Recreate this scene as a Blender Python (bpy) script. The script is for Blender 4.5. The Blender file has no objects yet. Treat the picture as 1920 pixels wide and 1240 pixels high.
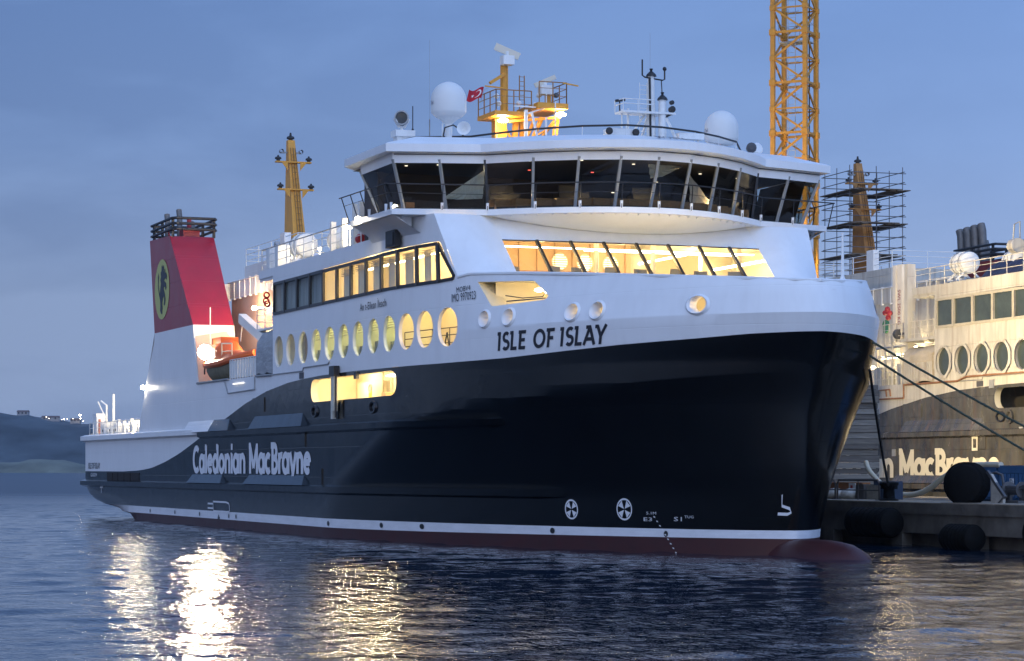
import bpy, bmesh, math, random
from mathutils import Vector, Matrix
random.seed(7)
C = bpy.context.scene.collection
R = math.radians
# ------------------------------------------------------------------ camera, sky, sun, exposure
YAW = 0.371
cam = bpy.data.cameras.new('camera'); cam.sensor_width = 36; cam.lens = 85.37
cam.shift_y = (878.3 - 620) / 1920; cam.clip_end = 12000; cam.clip_start = .5
co = bpy.data.objects.new('camera', cam); C.objects.link(co)
co.location = (166.74, -42.65, 3.26)
vd = Vector((-math.cos(YAW), math.sin(YAW), 0))
co.rotation_euler = vd.to_track_quat('-Z', 'Y').to_euler()
bpy.context.scene.camera = co
sc = bpy.context.scene
sc.view_settings.view_transform = 'Standard'; sc.view_settings.look = 'None'
sc.view_settings.exposure = 0; sc.view_settings.gamma = 1; sc.view_settings.use_curve_mapping = False

W = bpy.data.worlds.new('World'); sc.world = W; W.use_nodes = True
def build_world():
    nt = W.node_tree; N = nt.nodes; L = nt.links
    N.clear()
    def n(t, **k):
        o = N.new(t)
        for a, b in k.items(): setattr(o, a, b)
        return o
    def m(op, a, b=None, cl=False):
        o = n('ShaderNodeMath', operation=op, use_clamp=cl)
        for i, v in enumerate((a, b)):
            if v is None: continue
            if isinstance(v, (int, float)): o.inputs[i].default_value = v
            else: L.new(v, o.inputs[i])
        return o.outputs[0]
    def dot(v):
        o = n('ShaderNodeVectorMath', operation='DOT_PRODUCT'); L.new(tc.outputs['Generated'], o.inputs[0]); o.inputs[1].default_value = v
        return o.outputs['Value']
    tc = n('ShaderNodeTexCoord')
    sx = n('ShaderNodeSeparateXYZ'); L.new(tc.outputs['Generated'], sx.inputs[0])
    rt = dot((math.sin(YAW), math.cos(YAW), 0)); bk = dot((math.cos(YAW) * .95, -math.sin(YAW) * .95 - .2, .1))
    cr = n('ShaderNodeValToRGB'); L.new(sx.outputs['Z'], cr.inputs[0])
    e = cr.color_ramp.elements
    SKY = [(0, (.30, .40, .625)), (.07, (.275, .38, .62)), (.13, (.205, .325, .61)), (.19, (.168, .29, .59)), (.4, (.15, .27, .58)), (1, (.18, .30, .60))]
    e[0].position, e[0].color = SKY[0][0], SKY[0][1] + (1,)
    e[1].position, e[1].color = SKY[-1][0], SKY[-1][1] + (1,)
    for p, c in SKY[1:-1]:
        q = e.new(p); q.color = c + (1,)
    # soft stretched clouds
    mp = n('ShaderNodeMapping'); L.new(tc.outputs['Generated'], mp.inputs[0]); mp.inputs['Scale'].default_value = (8, 8, 24); mp.inputs['Location'].default_value = (.3, 2.2, .1)
    nz = n('ShaderNodeTexNoise'); L.new(mp.outputs[0], nz.inputs['Vector']); nz.inputs['Scale'].default_value = 1.0; nz.inputs['Detail'].default_value = 6; nz.inputs['Roughness'].default_value = .52; nz.inputs['Distortion'].default_value = .25
    cl = n('ShaderNodeValToRGB'); L.new(nz.outputs[0], cl.inputs[0]); cl.color_ramp.elements[0].position = .40; cl.color_ramp.elements[1].position = .58
    dark = n('ShaderNodeMixRGB', blend_type='MULTIPLY'); L.new(cr.outputs[0], dark.inputs[1]); dark.inputs[2].default_value = (.80, .825, .86, 1)
    # the bank of cloud is heavier away from the lit side of the sky
    wgt = m('SUBTRACT', .62, m('MULTIPLY', rt, 1.7), True)
    L.new(m('MULTIPLY', m('SUBTRACT', 1.0, cl.outputs[0]), wgt), dark.inputs[0])
    tw = n('ShaderNodeTexSky', sky_type='NISHITA', sun_disc=False, sun_elevation=R(3), sun_rotation=R(150))
    tws = n('ShaderNodeMixRGB', blend_type='ADD'); tws.inputs[0].default_value = .004
    L.new(dark.outputs[0], tws.inputs[1]); L.new(tw.outputs[0], tws.inputs[2])
    # dusk glow behind the viewer: the sky brightens smoothly away from the view
    g1 = m('ADD', 1.0, m('MULTIPLY', m('MAXIMUM', bk, 0.0), 2.5))
    g2 = m('ADD', .97, m('MULTIPLY', m('MAXIMUM', rt, -.28), .55))
    up = m('MULTIPLY', m('MAXIMUM', sx.outputs['Z'], 0.0), .5)
    f = m('MAXIMUM', m('MULTIPLY', m('ADD', g1, up), g2), .3)
    wm = n('ShaderNodeMixRGB', blend_type='MULTIPLY'); L.new(m('MAXIMUM', bk, 0.0), wm.inputs[0]); L.new(tws.outputs[0], wm.inputs[1]); wm.inputs[2].default_value = (1.46, 1.15, .88, 1)
    bg = n('ShaderNodeBackground'); L.new(wm.outputs[0], bg.inputs[0]); L.new(f, bg.inputs[1])
    out = n('ShaderNodeOutputWorld'); L.new(bg.outputs[0], out.inputs[0])
build_world()
sun = bpy.data.lights.new('sun', 'SUN'); sun.energy = .12; sun.angle = R(60); sun.color = (1, .93, .85)
so = bpy.data.objects.new('sun', sun); C.objects.link(so)
so.rotation_euler = Vector((-.75, .45, -.55)).to_track_quat('-Z', 'Y').to_euler()
# ------------------------------------------------------------------ hull form
def lerp(a, b, k): return a + (b - a) * k
def interp(x, xs, ys):
    if x <= xs[0]: return ys[0]
    for i in range(1, len(xs)):
        if x <= xs[i]:
            return lerp(ys[i-1], ys[i], (x - xs[i-1]) / (xs[i] - xs[i-1]))
    return ys[-1]
def smooth(a, b, x):
    k = max(0.0, min(1.0, (x - a) / (b - a))); return k * k * (3 - 2 * k)
HB = 9.35                                   # half beam
def stem(z):
    return interp(z, [-1.5, 0, .9, 2.2, 3.2, 4.5, 5.7, 7.3, 8.0, 8.9, 9.85, 12], [86.2, 86.26, 86.34, 86.75, 87.0, 87.2, 87.38, 87.85, 88.28, 88.6, 88.38, 87.2])
def up_half(s, z):
    b = HB
    if z > 8.95: b -= .45 * (z - 8.95) * smooth(71, 80, s)
    if s <= 66: return b
    u = (s - 66) / (stem(z) - 66)
    return b * max(0.0, 1 - u ** 1.5) ** .53
def flare(s, z):
    z = min(z, 7.6)
    s0 = interp(z, [-1.5, .9, 2.34, 5.3, 7.6], [56, 57, 58, 67.2, 73.6])
    if s <= s0: return HB
    u = (s - s0) / (stem(z) - s0)
    return HB * max(0.0, 1 - u ** interp(z, [.9, 5.3, 7.6], [1.3, 1.2, 1.15])) ** (1 / interp(z, [.9, 5.3, 7.6], [1.6, 1.8, 1.9]))
def half(s, z):
    return min(up_half(s, z), flare(s, z)) if z < 7.6 else up_half(s, z)
def warp(X, z, side=-1, off=0.0):
    """flat shell coordinate (X, z) -> point on the hull; X equals the station up to 66"""
    if X <= 66: s = X
    else:
        v = min(1.0, (X - 66) / 30.0)
        s = 66 + (stem(z) - 66) * (1 - (1 - v) ** 1.8)
    p = Vector((s, side * half(s, z), z))
    if off:
        h = .05
        a = half(s - h, z); b = half(min(s + h, stem(z)), z)
        n = Vector((-(b - a), 2 * h if s + h < stem(z) else h, 0)).normalized()
        p += Vector((n.x, n.y * side, 0)) * off
    return p
def unwarp(s, z):
    if s <= 66: return s
    g = (s - 66) / (stem(z) - 66)
    return 66 + 30 * (1 - (1 - min(1, g)) ** (1 / 1.8))
WAVE = [(0, 3.06), (12, 3.06), (17.04, 3.12), (20.45, 3.29), (24, 3.65), (27.4, 4.1), (30.9, 4.69), (32.9, 5.05), (35.57, 5.5), (39.06, 6.1), (42.37, 6.67),
        (46.56, 7.2), (50.5, 7.5), (53.3, 7.6), (56, 7.66), (61, 7.68), (66.2, 7.64), (71.1, 7.63), (74.3, 7.65), (76.0, 7.67), (80.5, 7.85), (82.4, 7.94), (84.3, 8.01), (85.5, 8.06), (87.2, 8.18), (88.2, 8.24), (88.4, 8.26)]
def wave(s): return interp(s, [w[0] for w in WAVE], [w[1] for w in WAVE])
RIM = [(73.3, 11.23), (76.2, 11.08), (80.0, 10.79), (83.8, 10.48), (86.9, 10.23), (88.0, 10.14), (88.35, 10.12)]
def rim(s): return interp(s, [w[0] for w in RIM], [w[1] for w in RIM])
# ------------------------------------------------------------------ materials
MATS = {}
def mat(name, col, rough=.5, metal=0, emit=None, es=1, var=0, vs=2.0, bump=0, bs=3.0, spec=.5, stretch=(1, 1, 1), coat=0):
    if name in MATS: return MATS[name]
    m = bpy.data.materials.new(name); m.use_nodes = True; MATS[name] = m
    nt = m.node_tree; b = nt.nodes['Principled BSDF']; L = nt.links
    b.inputs['Base Color'].default_value = (*col, 1); b.inputs['Roughness'].default_value = rough; b.inputs['Metallic'].default_value = metal
    b.inputs['Specular IOR Level'].default_value = spec; b.inputs['Coat Weight'].default_value = coat
    if emit: b.inputs['Emission Color'].default_value = (*emit, 1); b.inputs['Emission Strength'].default_value = es
    if var or bump:
        tc = nt.nodes.new('ShaderNodeTexCoord'); mp = nt.nodes.new('ShaderNodeMapping'); L.new(tc.outputs['Object'], mp.inputs[0]); mp.inputs['Scale'].default_value = stretch
    if var:
        z = nt.nodes.new('ShaderNodeTexNoise'); z.inputs['Scale'].default_value = vs; z.inputs['Detail'].default_value = 7; z.inputs['Roughness'].default_value = .62
        L.new(mp.outputs[0], z.inputs['Vector'])
        r = nt.nodes.new('ShaderNodeValToRGB'); r.color_ramp.elements[0].position = .3; r.color_ramp.elements[1].position = .72
        r.color_ramp.elements[0].color = (*[c * (1 - var) for c in col], 1); r.color_ramp.elements[1].color = (*[min(1, c * (1 + var * .6)) for c in col], 1)
        L.new(z.outputs[0], r.inputs[0]); L.new(r.outputs[0], b.inputs['Base Color'])
        rr = nt.nodes.new('ShaderNodeMapRange'); rr.inputs['To Min'].default_value = max(.03, rough - .08); rr.inputs['To Max'].default_value = min(1, rough + .1)
        L.new(z.outputs[0], rr.inputs[0]); L.new(rr.outputs[0], b.inputs['Roughness'])
    if bump:
        z2 = nt.nodes.new('ShaderNodeTexNoise'); z2.inputs['Scale'].default_value = bs; z2.inputs['Detail'].default_value = 4
        L.new(mp.outputs[0], z2.inputs['Vector'])
        bp = nt.nodes.new('ShaderNodeBump'); bp.inputs['Strength'].default_value = bump; bp.inputs['Distance'].default_value = .1
        L.new(z2.outputs[0], bp.inputs['Height']); L.new(bp.outputs[0], b.inputs['Normal'])
    return m
def plating(name, col, rough, var, buck, seam, coat=0, spec=.5, grime=0):
    """welded ship plating: faint plate seams, frames showing through, buckling"""
    m = mat(name, col, rough, var=var, vs=.9, stretch=(1, 1, .45), coat=coat, spec=spec)
    nt = m.node_tree; N = nt.nodes; L = nt.links; b = N['Principled BSDF']
    tc = N.new('ShaderNodeTexCoord')
    sx = N.new('ShaderNodeSeparateXYZ'); L.new(tc.outputs['Object'], sx.inputs[0])
    cb = N.new('ShaderNodeCombineXYZ'); L.new(sx.outputs[0], cb.inputs[0]); L.new(sx.outputs[2], cb.inputs[1])
    br = N.new('ShaderNodeTexBrick'); L.new(cb.outputs[0], br.inputs['Vector'])
    br.inputs['Scale'].default_value = 1; br.inputs['Brick Width'].default_value = 6.6; br.inputs['Row Height'].default_value = 1.42; br.inputs['Mortar Size'].default_value = .018; br.inputs['Mortar Smooth'].default_value = .6
    br.inputs['Color1'].default_value = (1, 1, 1, 1); br.inputs['Color2'].default_value = (.94, .94, .94, 1); br.inputs['Mortar'].default_value = (.3, .3, .3, 1)
    bp = N.new('ShaderNodeBump'); bp.inputs['Strength'].default_value = seam; bp.inputs['Distance'].default_value = .03; L.new(br.outputs[0], bp.inputs['Height'])
    mp = N.new('ShaderNodeMapping'); L.new(tc.outputs['Object'], mp.inputs[0]); mp.inputs['Scale'].default_value = (1.3, .6, .7)
    z = N.new('ShaderNodeTexNoise'); z.inputs['Scale'].default_value = .95; z.inputs['Detail'].default_value = 3; L.new(mp.outputs[0], z.inputs['Vector'])
    b2 = N.new('ShaderNodeBump'); b2.inputs['Strength'].default_value = buck; b2.inputs['Distance'].default_value = .12; L.new(z.outputs[0], b2.inputs['Height']); L.new(bp.outputs[0], b2.inputs['Normal'])
    L.new(b2.outputs[0], b.inputs['Normal'])
    if grime:
        mp2 = N.new('ShaderNodeMapping'); L.new(tc.outputs['Object'], mp2.inputs[0]); mp2.inputs['Scale'].default_value = (2.4, 2.4, .22)
        z3 = N.new('ShaderNodeTexNoise'); z3.inputs['Scale'].default_value = 1.2; z3.inputs['Detail'].default_value = 6; L.new(mp2.outputs[0], z3.inputs['Vector'])
        rp = N.new('ShaderNodeValToRGB'); rp.color_ramp.elements[0].position = .5; rp.color_ramp.elements[1].position = .78; L.new(z3.outputs[0], rp.inputs[0])
        mx = N.new('ShaderNodeMixRGB'); mx.inputs[2].default_value = (.17, .09, .045, 1)
        mu = N.new('ShaderNodeMath'); mu.operation = 'MULTIPLY'; mu.inputs[1].default_value = grime; L.new(rp.outputs[0], mu.inputs[0]); L.new(mu.outputs[0], mx.inputs[0])
        src = b.inputs['Base Color'].links[0].from_socket; L.new(src, mx.inputs[1]); L.new(mx.outputs[0], b.inputs['Base Color'])
    return m
def glass(name, tint=(.8, .83, .82), ior=1.5, rough=0.0):
    m = bpy.data.materials.new(name); m.use_nodes = True; MATS[name] = m
    nt = m.node_tree; N = nt.nodes; L = nt.links; N.clear()
    t = N.new('ShaderNodeBsdfTransparent'); t.inputs[0].default_value = (*tint, 1)
    g = N.new('ShaderNodeBsdfGlossy'); g.inputs['Roughness'].default_value = rough
    fr = N.new('ShaderNodeFresnel'); ge = N.new('ShaderNodeNewGeometry'); ir = N.new('ShaderNodeMapRange'); ir.inputs['To Min'].default_value = ior; ir.inputs['To Max'].default_value = 1 / ior; L.new(ge.outputs['Backfacing'], ir.inputs[0]); L.new(ir.outputs[0], fr.inputs[0])
    mx = N.new('ShaderNodeMixShader'); o = N.new('ShaderNodeOutputMaterial')
    L.new(fr.outputs[0], mx.inputs[0]); L.new(t.outputs[0], mx.inputs[1]); L.new(g.outputs[0], mx.inputs[2]); L.new(mx.outputs[0], o.inputs[0])
    return m
def lampmat(name, col, s): return mat(name, (.8, .8, .8), .4, emit=col, es=s)
WARM = (1.0, .70, .34)
M_white = plating('white paint', (.78, .79, .80), .38, .05, .10, .35, grime=.05)
M_white2 = mat('white fittings', (.76, .77, .76), .45, var=.08, vs=5)
M_black = plating('black hull paint', (.0035, .0037, .004), .15, .25, .11, .10, spec=.5)
M_red = mat('red boot topping', (.045, .006, .006), .45, var=.25, vs=1.5)
M_band = mat('pale waterline band', (.70, .72, .76), .45, var=.12, vs=2, stretch=(.4, 1, 2))
M_fred = plating('red funnel paint', (.30, .014, .03), .34, .12, .06, .5, grime=.12)
M_yel = mat('ochre mast paint', (.68, .31, .03), .45, var=.12, vs=1.5)
M_blk = mat('black steel', (.014, .014, .016), .45, var=.2, vs=6)
M_frame = mat('black window frame', (.012, .012, .014), .35)
M_grey = mat('galvanised grey', (.32, .33, .34), .5, metal=.3, var=.15, vs=4)
M_dgrey = mat('dark grey steel', (.07, .07, .075), .5, var=.2, vs=3)
M_cream = mat('cream wall lining', (.74, .68, .50), .6, var=.05, vs=2)
M_peach = mat('peach wall lining', (.62, .42, .26), .6, var=.06, vs=2)
M_floor = mat('interior floor', (.30, .24, .18), .5, var=.1, vs=2)
M_deck = mat('deck coating', (.10, .13, .11), .7, var=.2, vs=2)
M_text = mat('black lettering', (.014, .014, .02), .45)
M_wtext = mat('white lettering', (.74, .75, .78), .45, var=.04, vs=2)
M_orange = mat('orange rescue plastic', (.72, .14, .025), .4, var=.1, vs=3)
M_lamp = lampmat('warm lamp lens', (1, .80, .48), 14)
M_strip = lampmat('warm light strip', (1, .86, .60), 11)
M_spotl = lampmat('small ceiling light', (1, .82, .6), 3)
M_flood = lampmat('floodlight lens', (1, .90, .70), 90)
G_clear = glass('lounge glass', (.92, .92, .88), 1.3)
G_dark = glass('tinted bridge glass', (.55, .58, .55), 1.42)
G_ports = glass('green tinted porthole glass', (.86, .92, .82), 1.35)
# ------------------------------------------------------------------ mesh building
SPLIT = {'bracket', 'rail_socket', 'windbreak', 'windbreak_post', 'deck_fitting', 'stern_fitting', 'vent_grille', 'bay_fitting', 'hull_box', 'mast_post', 'switch_box', 'front_wall', 'stern_hull_side', 'strap', 'front_mullion', 'light_strip', 'slat', 'slatted_screen', 'opening_lining', 'red_hook_block', 'cradle', 'chain_net', 'rib', 'door', 'window', 'bollard', 'ladder_winch', 'light_bar', 'sign_print', 'funnel_vent', 'exhaust_pipe', 'cabin_partition', 'lounge_wall', 'wooden_sill', 'wheelhouse_wall_and_blind', 'gearbox', 'foot', 'white_pole', 'platform', 'bulwark', 'rubbing_strake', 'bulwark_cap', 'bay_platform', 'pipework', 'gangway_rail'}
class MB:
    def __init__(s): s.v = []; s.f = []
    def add(s, vs, fs):
        o = len(s.v); s.v += [Vector(v) for v in vs]; s.f += [tuple(o + i for i in f) for f in fs]
    def poly(s, pts): s.add(pts, [tuple(range(len(pts)))])
    def box(s, x0, y0, z0, x1, y1, z1):
        s.add([(x0, y0, z0), (x1, y0, z0), (x1, y1, z0), (x0, y1, z0), (x0, y0, z1), (x1, y0, z1), (x1, y1, z1), (x0, y1, z1)],
              [(0, 3, 2, 1), (4, 5, 6, 7), (0, 1, 5, 4), (1, 2, 6, 5), (2, 3, 7, 6), (3, 0, 4, 7)]); return s
    def frame(s, d):
        d = Vector(d).normalized(); a = Vector((0, 0, 1)) if abs(d.z) < .95 else Vector((1, 0, 0))
        x = d.cross(a).normalized(); return x, x.cross(d).normalized()
    def tube(s, pts, r, n=6, cap=True):
        pts = [Vector(p) for p in pts]; o = len(s.v); k = len(pts)
        x0 = None
        for i, p in enumerate(pts):
            d = pts[min(i + 1, k - 1)] - pts[max(i - 1, 0)]
            x, y = s.frame(d)
            if x0 is not None:
                x = (x0 - d.normalized() * x0.dot(d.normalized()))
                x = x.normalized() if x.length > 1e-6 else s.frame(d)[0]; y = x.cross(d.normalized())
            x0 = x
            rr = r[i] if isinstance(r, (list, tuple)) else r
            for j in range(n):
                a = 2 * math.pi * (j + .5) / n; s.v.append(p + x * math.cos(a) * rr + y * math.sin(a) * rr)
        for i in range(k - 1):
            for j in range(n):
                a, b = o + i * n + j, o + i * n + (j + 1) % n; s.f.append((a, b, b + n, a + n))
        if cap: s.f.append(tuple(o + j for j in range(n))[::-1]); s.f.append(tuple(o + (k - 1) * n + j for j in range(n)))
        return s
    def beam(s, a, b, w, h=None, up=(0, 0, 1)):
        a, b = Vector(a), Vector(b); h = h or w; d = (b - a).normalized(); u = Vector(up)
        if abs(d.dot(u)) > .98: u = Vector((1, 0, 0))
        x = d.cross(u).normalized() * w / 2; y = x.cross(d).normalized() * h / 2
        vs = [p + sx * x + sy * y for p in (a, b) for sx, sy in ((-1, -1), (1, -1), (1, 1), (-1, 1))]
        s.add(vs, [(0, 3, 2, 1), (4, 5, 6, 7), (0, 1, 5, 4), (1, 2, 6, 5), (2, 3, 7, 6), (3, 0, 4, 7)]); return s
    def loft(s, rings, closed=True, cap=False):
        o = len(s.v); n = len(rings[0])
        for r in rings: s.v += [Vector(p) for p in r]
        for i in range(len(rings) - 1):
            for j in range(n if closed else n - 1):
                a, b = o + i * n + j, o + i * n + (j + 1) % n; s.f.append((a, b, b + n, a + n))
        if cap: s.f.append(tuple(range(o, o + n))[::-1]); s.f.append(tuple(range(o + (len(rings) - 1) * n, o + len(rings) * n)))
        return s
    def lathe(s, prof, c=(0, 0, 0), axis=(0, 0, 1), n=20):
        c = Vector(c); ax = Vector(axis).normalized(); x, y = s.frame(ax)
        s.loft([[c + ax * h + (x * math.cos(2 * math.pi * j / n) + y * math.sin(2 * math.pi * j / n)) * max(r, 1e-4) for j in range(n)] for r, h in prof]); return s
    def prism(s, poly, d):
        poly = [Vector(p) for p in poly]; d = Vector(d); n = len(poly); o = len(s.v)
        s.v += poly + [p + d for p in poly]
        s.f.append(tuple(range(o, o + n))[::-1]); s.f.append(tuple(range(o + n, o + 2 * n)))
        for j in range(n):
            a, b = o + j, o + (j + 1) % n; s.f.append((a, b, b + n, a + n))
        return s
    def islands(s):
        par = list(range(len(s.v)))
        def fd(a):
            while par[a] != a: par[a] = par[par[a]]; a = par[a]
            return a
        for f in s.f:
            for q in f[1:]: par[fd(q)] = fd(f[0])
        g = {}
        for f in s.f: g.setdefault(fd(f[0]), []).append(f)
        for fs in g.values():
            m = MB(); ix = {}
            for f in fs:
                for q in f:
                    if q not in ix: ix[q] = len(m.v); m.v.append(s.v[q])
                m.f.append(tuple(ix[q] for q in f))
            yield m
    def build(s, name, m, parent=None, smooth=False, label=None, kind=None, fixn=True, angle=40):
        if name in SPLIT:
            o = None
            for p in s.islands(): o = p._build(name, m, parent, smooth, label, kind, fixn, angle)
            return o
        return s._build(name, m, parent, smooth, label, kind, fixn, angle)
    def _build(s, name, m, parent=None, smooth=False, label=None, kind=None, fixn=True, angle=40):
        me = bpy.data.meshes.new(name); me.from_pydata([tuple(v) for v in s.v], [], s.f)
        if fixn:
            bm = bmesh.new(); bm.from_mesh(me); bmesh.ops.recalc_face_normals(bm, faces=bm.faces); bm.to_mesh(me); bm.free()
        return finish(me, name, m, parent, smooth, label, kind, angle)
def finish(me, name, m, parent=None, smooth=False, label=None, kind=None, angle=40):
    if m: me.materials.append(m)
    if smooth:
        me.polygons.foreach_set('use_smooth', [True] * len(me.polygons))
        me.set_sharp_from_angle(angle=R(angle))
    me.update()
    o = bpy.data.objects.new(name, me); C.objects.link(o)
    if parent: o.parent = parent
    if label: o['label'] = label
    if kind: o['kind'] = kind
    return o
def welded(mb, name, m, parent, angle):
    me = bpy.data.meshes.new(name); me.from_pydata([tuple(v) for v in mb.v], [], mb.f)
    bm = bmesh.new(); bm.from_mesh(me); bmesh.ops.remove_doubles(bm, verts=bm.verts, dist=2e-3); bmesh.ops.recalc_face_normals(bm, faces=bm.faces); bm.to_mesh(me); bm.free()
    return finish(me, name, m, parent, smooth=True, angle=angle)
def thing(name, label, cat, loc=(0, 0, 0), rz=0, group=None):
    o = bpy.data.objects.new(name, None); C.objects.link(o); o.location = loc; o.rotation_euler = (0, 0, rz)
    o.empty_display_size = .5
    return tag(o, label, cat, group)
def tag(o, label, cat, group=None):
    o['label'] = label; o['category'] = cat
    if group: o['group'] = group
    return o
def copy_tree(o, parent=None):
    c = o.copy(); C.objects.link(c); c.parent = parent
    for ch in list(o.children): copy_tree(ch, c)
    return c
def lamp(name, kind, loc, e, col=WARM, rad=.2, parent=None, target=None, cone=120, blend=.5):
    l = bpy.data.lights.new(name, kind); l.energy = e; l.color = col
    if kind in ('POINT', 'SPOT'): l.shadow_soft_size = rad
    o = bpy.data.objects.new(name, l); C.objects.link(o); o.location = loc
    if kind == 'SPOT': l.spot_size = R(cone); l.spot_blend = blend
    if target is not None: o.rotation_euler = (Vector(target) - Vector(loc)).to_track_quat('-Z', 'Y').to_euler()
    if parent: o.parent = parent
    return o
# flat polygons with holes (2-D curve fill), cut into strips and mapped on to a surface
def plate(outline, holes, cutx=(), cutz=()):
    cu = bpy.data.curves.new('plate', 'CURVE'); cu.dimensions = '2D'; cu.fill_mode = 'BOTH'
    for pts in [outline] + list(holes):
        sp = cu.splines.new('POLY'); sp.points.add(len(pts) - 1); sp.use_cyclic_u = True
        for p, q in zip(sp.points, pts): p.co = (q[0], q[1], 0, 1)
    me = from_curve(cu)
    bm = bmesh.new(); bm.from_mesh(me)
    bmesh.ops.remove_doubles(bm, verts=bm.verts, dist=1e-4)
    for x in cutx: bmesh.ops.bisect_plane(bm, geom=bm.verts[:] + bm.edges[:] + bm.faces[:], dist=1e-4, plane_co=(x, 0, 0), plane_no=(1, 0, 0))
    for z in cutz: bmesh.ops.bisect_plane(bm, geom=bm.verts[:] + bm.edges[:] + bm.faces[:], dist=1e-4, plane_co=(0, z, 0), plane_no=(0, 1, 0))
    vs = [v.co.copy() for v in bm.verts]; bm.verts.index_update(); fs = [tuple(v.index for v in f.verts) for f in bm.faces]
    bm.free(); bpy.data.meshes.remove(me)
    return vs, fs
def from_curve(cu):
    o = bpy.data.objects.new('tmp', cu); C.objects.link(o)
    dg = bpy.context.evaluated_depsgraph_get(); dg.update()
    me = bpy.data.meshes.new_from_object(o.evaluated_get(dg))
    bpy.data.objects.remove(o); bpy.data.curves.remove(cu)
    return me
def mapped(pl, fn, thick=None, fn2=None):
    vs, fs = pl; mb = MB()
    mb.add([fn(v.x, v.y) for v in vs], fs)
    return mb
def ellipse(cx, cy, rx, ry, n=32): return [(cx + rx * math.cos(2 * math.pi * i / n), cy + ry * math.sin(2 * math.pi * i / n)) for i in range(n)]
def rrect(x0, y0, x1, y1, r, n=6):
    out = []
    for cx, cy, a in ((x1 - r, y1 - r, 0), (x0 + r, y1 - r, 90), (x0 + r, y0 + r, 180), (x1 - r, y0 + r, 270)):
        out += [(cx + r * math.cos(R(a + 90 * i / n)), cy + r * math.sin(R(a + 90 * i / n))) for i in range(n + 1)]
    return out
# lettering ---------------------------------------------------------------
def arc(cx, cy, rx, ry, a0, a1, n=18): return [(cx + rx * math.cos(R(lerp(a0, a1, i / n))), cy + ry * math.sin(R(lerp(a0, a1, i / n)))) for i in range(n + 1)]
FLAG = lambda x, y=.92: [(x - .17, y), (x + .08, y)]
def A1(x): return [arc(x + .27, .34, .23, .27, 0, 360, 26), [(x + .53, 0), (x + .53, .68)]]
GL = {
 'I': ([[(.1, 0), (.1, 1)], FLAG(.1)], .36),
 'S': ([arc(.28, .71, .2, .21, 40, 270, 14)[:-1] + arc(.28, .29, .22, .21, 90, -145, 14)], .66),
 'L': ([[(.1, 1), (.1, 0)], [(.02, .08), (.5, .08)], FLAG(.1)], .62),
 'E': ([[(.12, 1), (.12, 0)], [(-.03, .92), (.54, .92)], [(.12, .5), (.48, .5)], [(.12, .08), (.54, .08)]], .78),
 'O': ([arc(.44, .5, .36, .42, 0, 360, 36)], 1.0),
 'F': ([[(.12, 1), (.12, 0)], [(-.05, .92), (.54, .92)], [(.12, .5), (.46, .5)]], .64),
 'A': ([[(.03, 0), (.36, .93)], [(.34, .97), (.74, 0)], [(.2, .3), (.6, .3)], [(.1, .92), (.42, .92)]], .78),
 'Y': ([[(.1, .95), (.36, .42)], [(.68, 1), (.36, .42)], [(.36, .46), (.36, 0)], [(-.06, .92), (.16, .92)]], .72),
 'C': ([arc(.44, .5, .35, .41, 48, 312, 26)], .80),
 'a': (A1(0), .66), 'l': ([[(.12, 0), (.12, 1)], [(-.02, .93), (.14, .93)]], .28),
 'e': ([[(.08, .36), (.52, .36)], arc(.30, .34, .23, .26, 4, 318, 24)], .62),
 'd': (A1(0)[:1] + [[(.53, 0), (.53, 1)], [(.38, .93), (.55, .93)]], .68),
 'o': ([arc(.30, .34, .24, .26, 0, 360, 26)], .64),
 'n': ([[(.11, 0), (.11, .68)], arc(.32, .37, .2, .23, 180, 0, 14) + [(.52, 0)]], .66),
 'i': ([[(.12, 0), (.12, .68)], [(0, .61), (.13, .61)], [(.03, .92), (.21, .92)]], .28),
 'M': ([[(.1, 0), (.1, 1)], [(.1, .93), (.43, .2)], [(.43, .2), (.78, .93)], [(.78, 1), (.78, 0)], [(-.04, .93), (.16, .93)]], .94),
 'c': ([arc(.30, .34, .23, .26, 48, 312, 20)], .58),
 'B': ([[(.13, 0), (.13, 1)], [(-.03, .92), (.3, .92)], arc(.30, .72, .2, .2, 90, -90, 12), arc(.32, .29, .23, .21, 90, -90, 12), [(.13, .51), (.32, .51)], [(.13, .08), (.33, .08)]], .66),
 'r': ([[(.11, 0), (.11, .68)], arc(.32, .38, .2, .22, 180, 70, 8)], .42),
 'y': ([[(.04, .68), (.29, .02)], [(.56, .68), (.18, -.3)]], .60),
 ' ': ([], .36)}
def stroke(mb, pts, w, fn, lay):
    n = len(pts); closed = (Vector(pts[0]) - Vector(pts[-1])).length < 1e-4
    l = []; r = []
    for i in range(n):
        if closed: a, b = pts[i - 1 if i else n - 2], pts[i + 1 if i < n - 1 else 1]
        else: a, b = pts[max(i - 1, 0)], pts[min(i + 1, n - 1)]
        d = Vector((b[0] - a[0], b[1] - a[1])).normalized(); q = Vector((-d.y, d.x)) * w / 2; p = Vector(pts[i])
        l.append(p + q); r.append(p - q)
    o = len(mb.v)
    for p, q in zip(l, r): mb.v += [fn(p.x, p.y, lay), fn(q.x, q.y, lay)]
    for i in range(n - 1): mb.f.append((o + 2 * i, o + 2 * i + 1, o + 2 * i + 3, o + 2 * i + 2))
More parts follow.
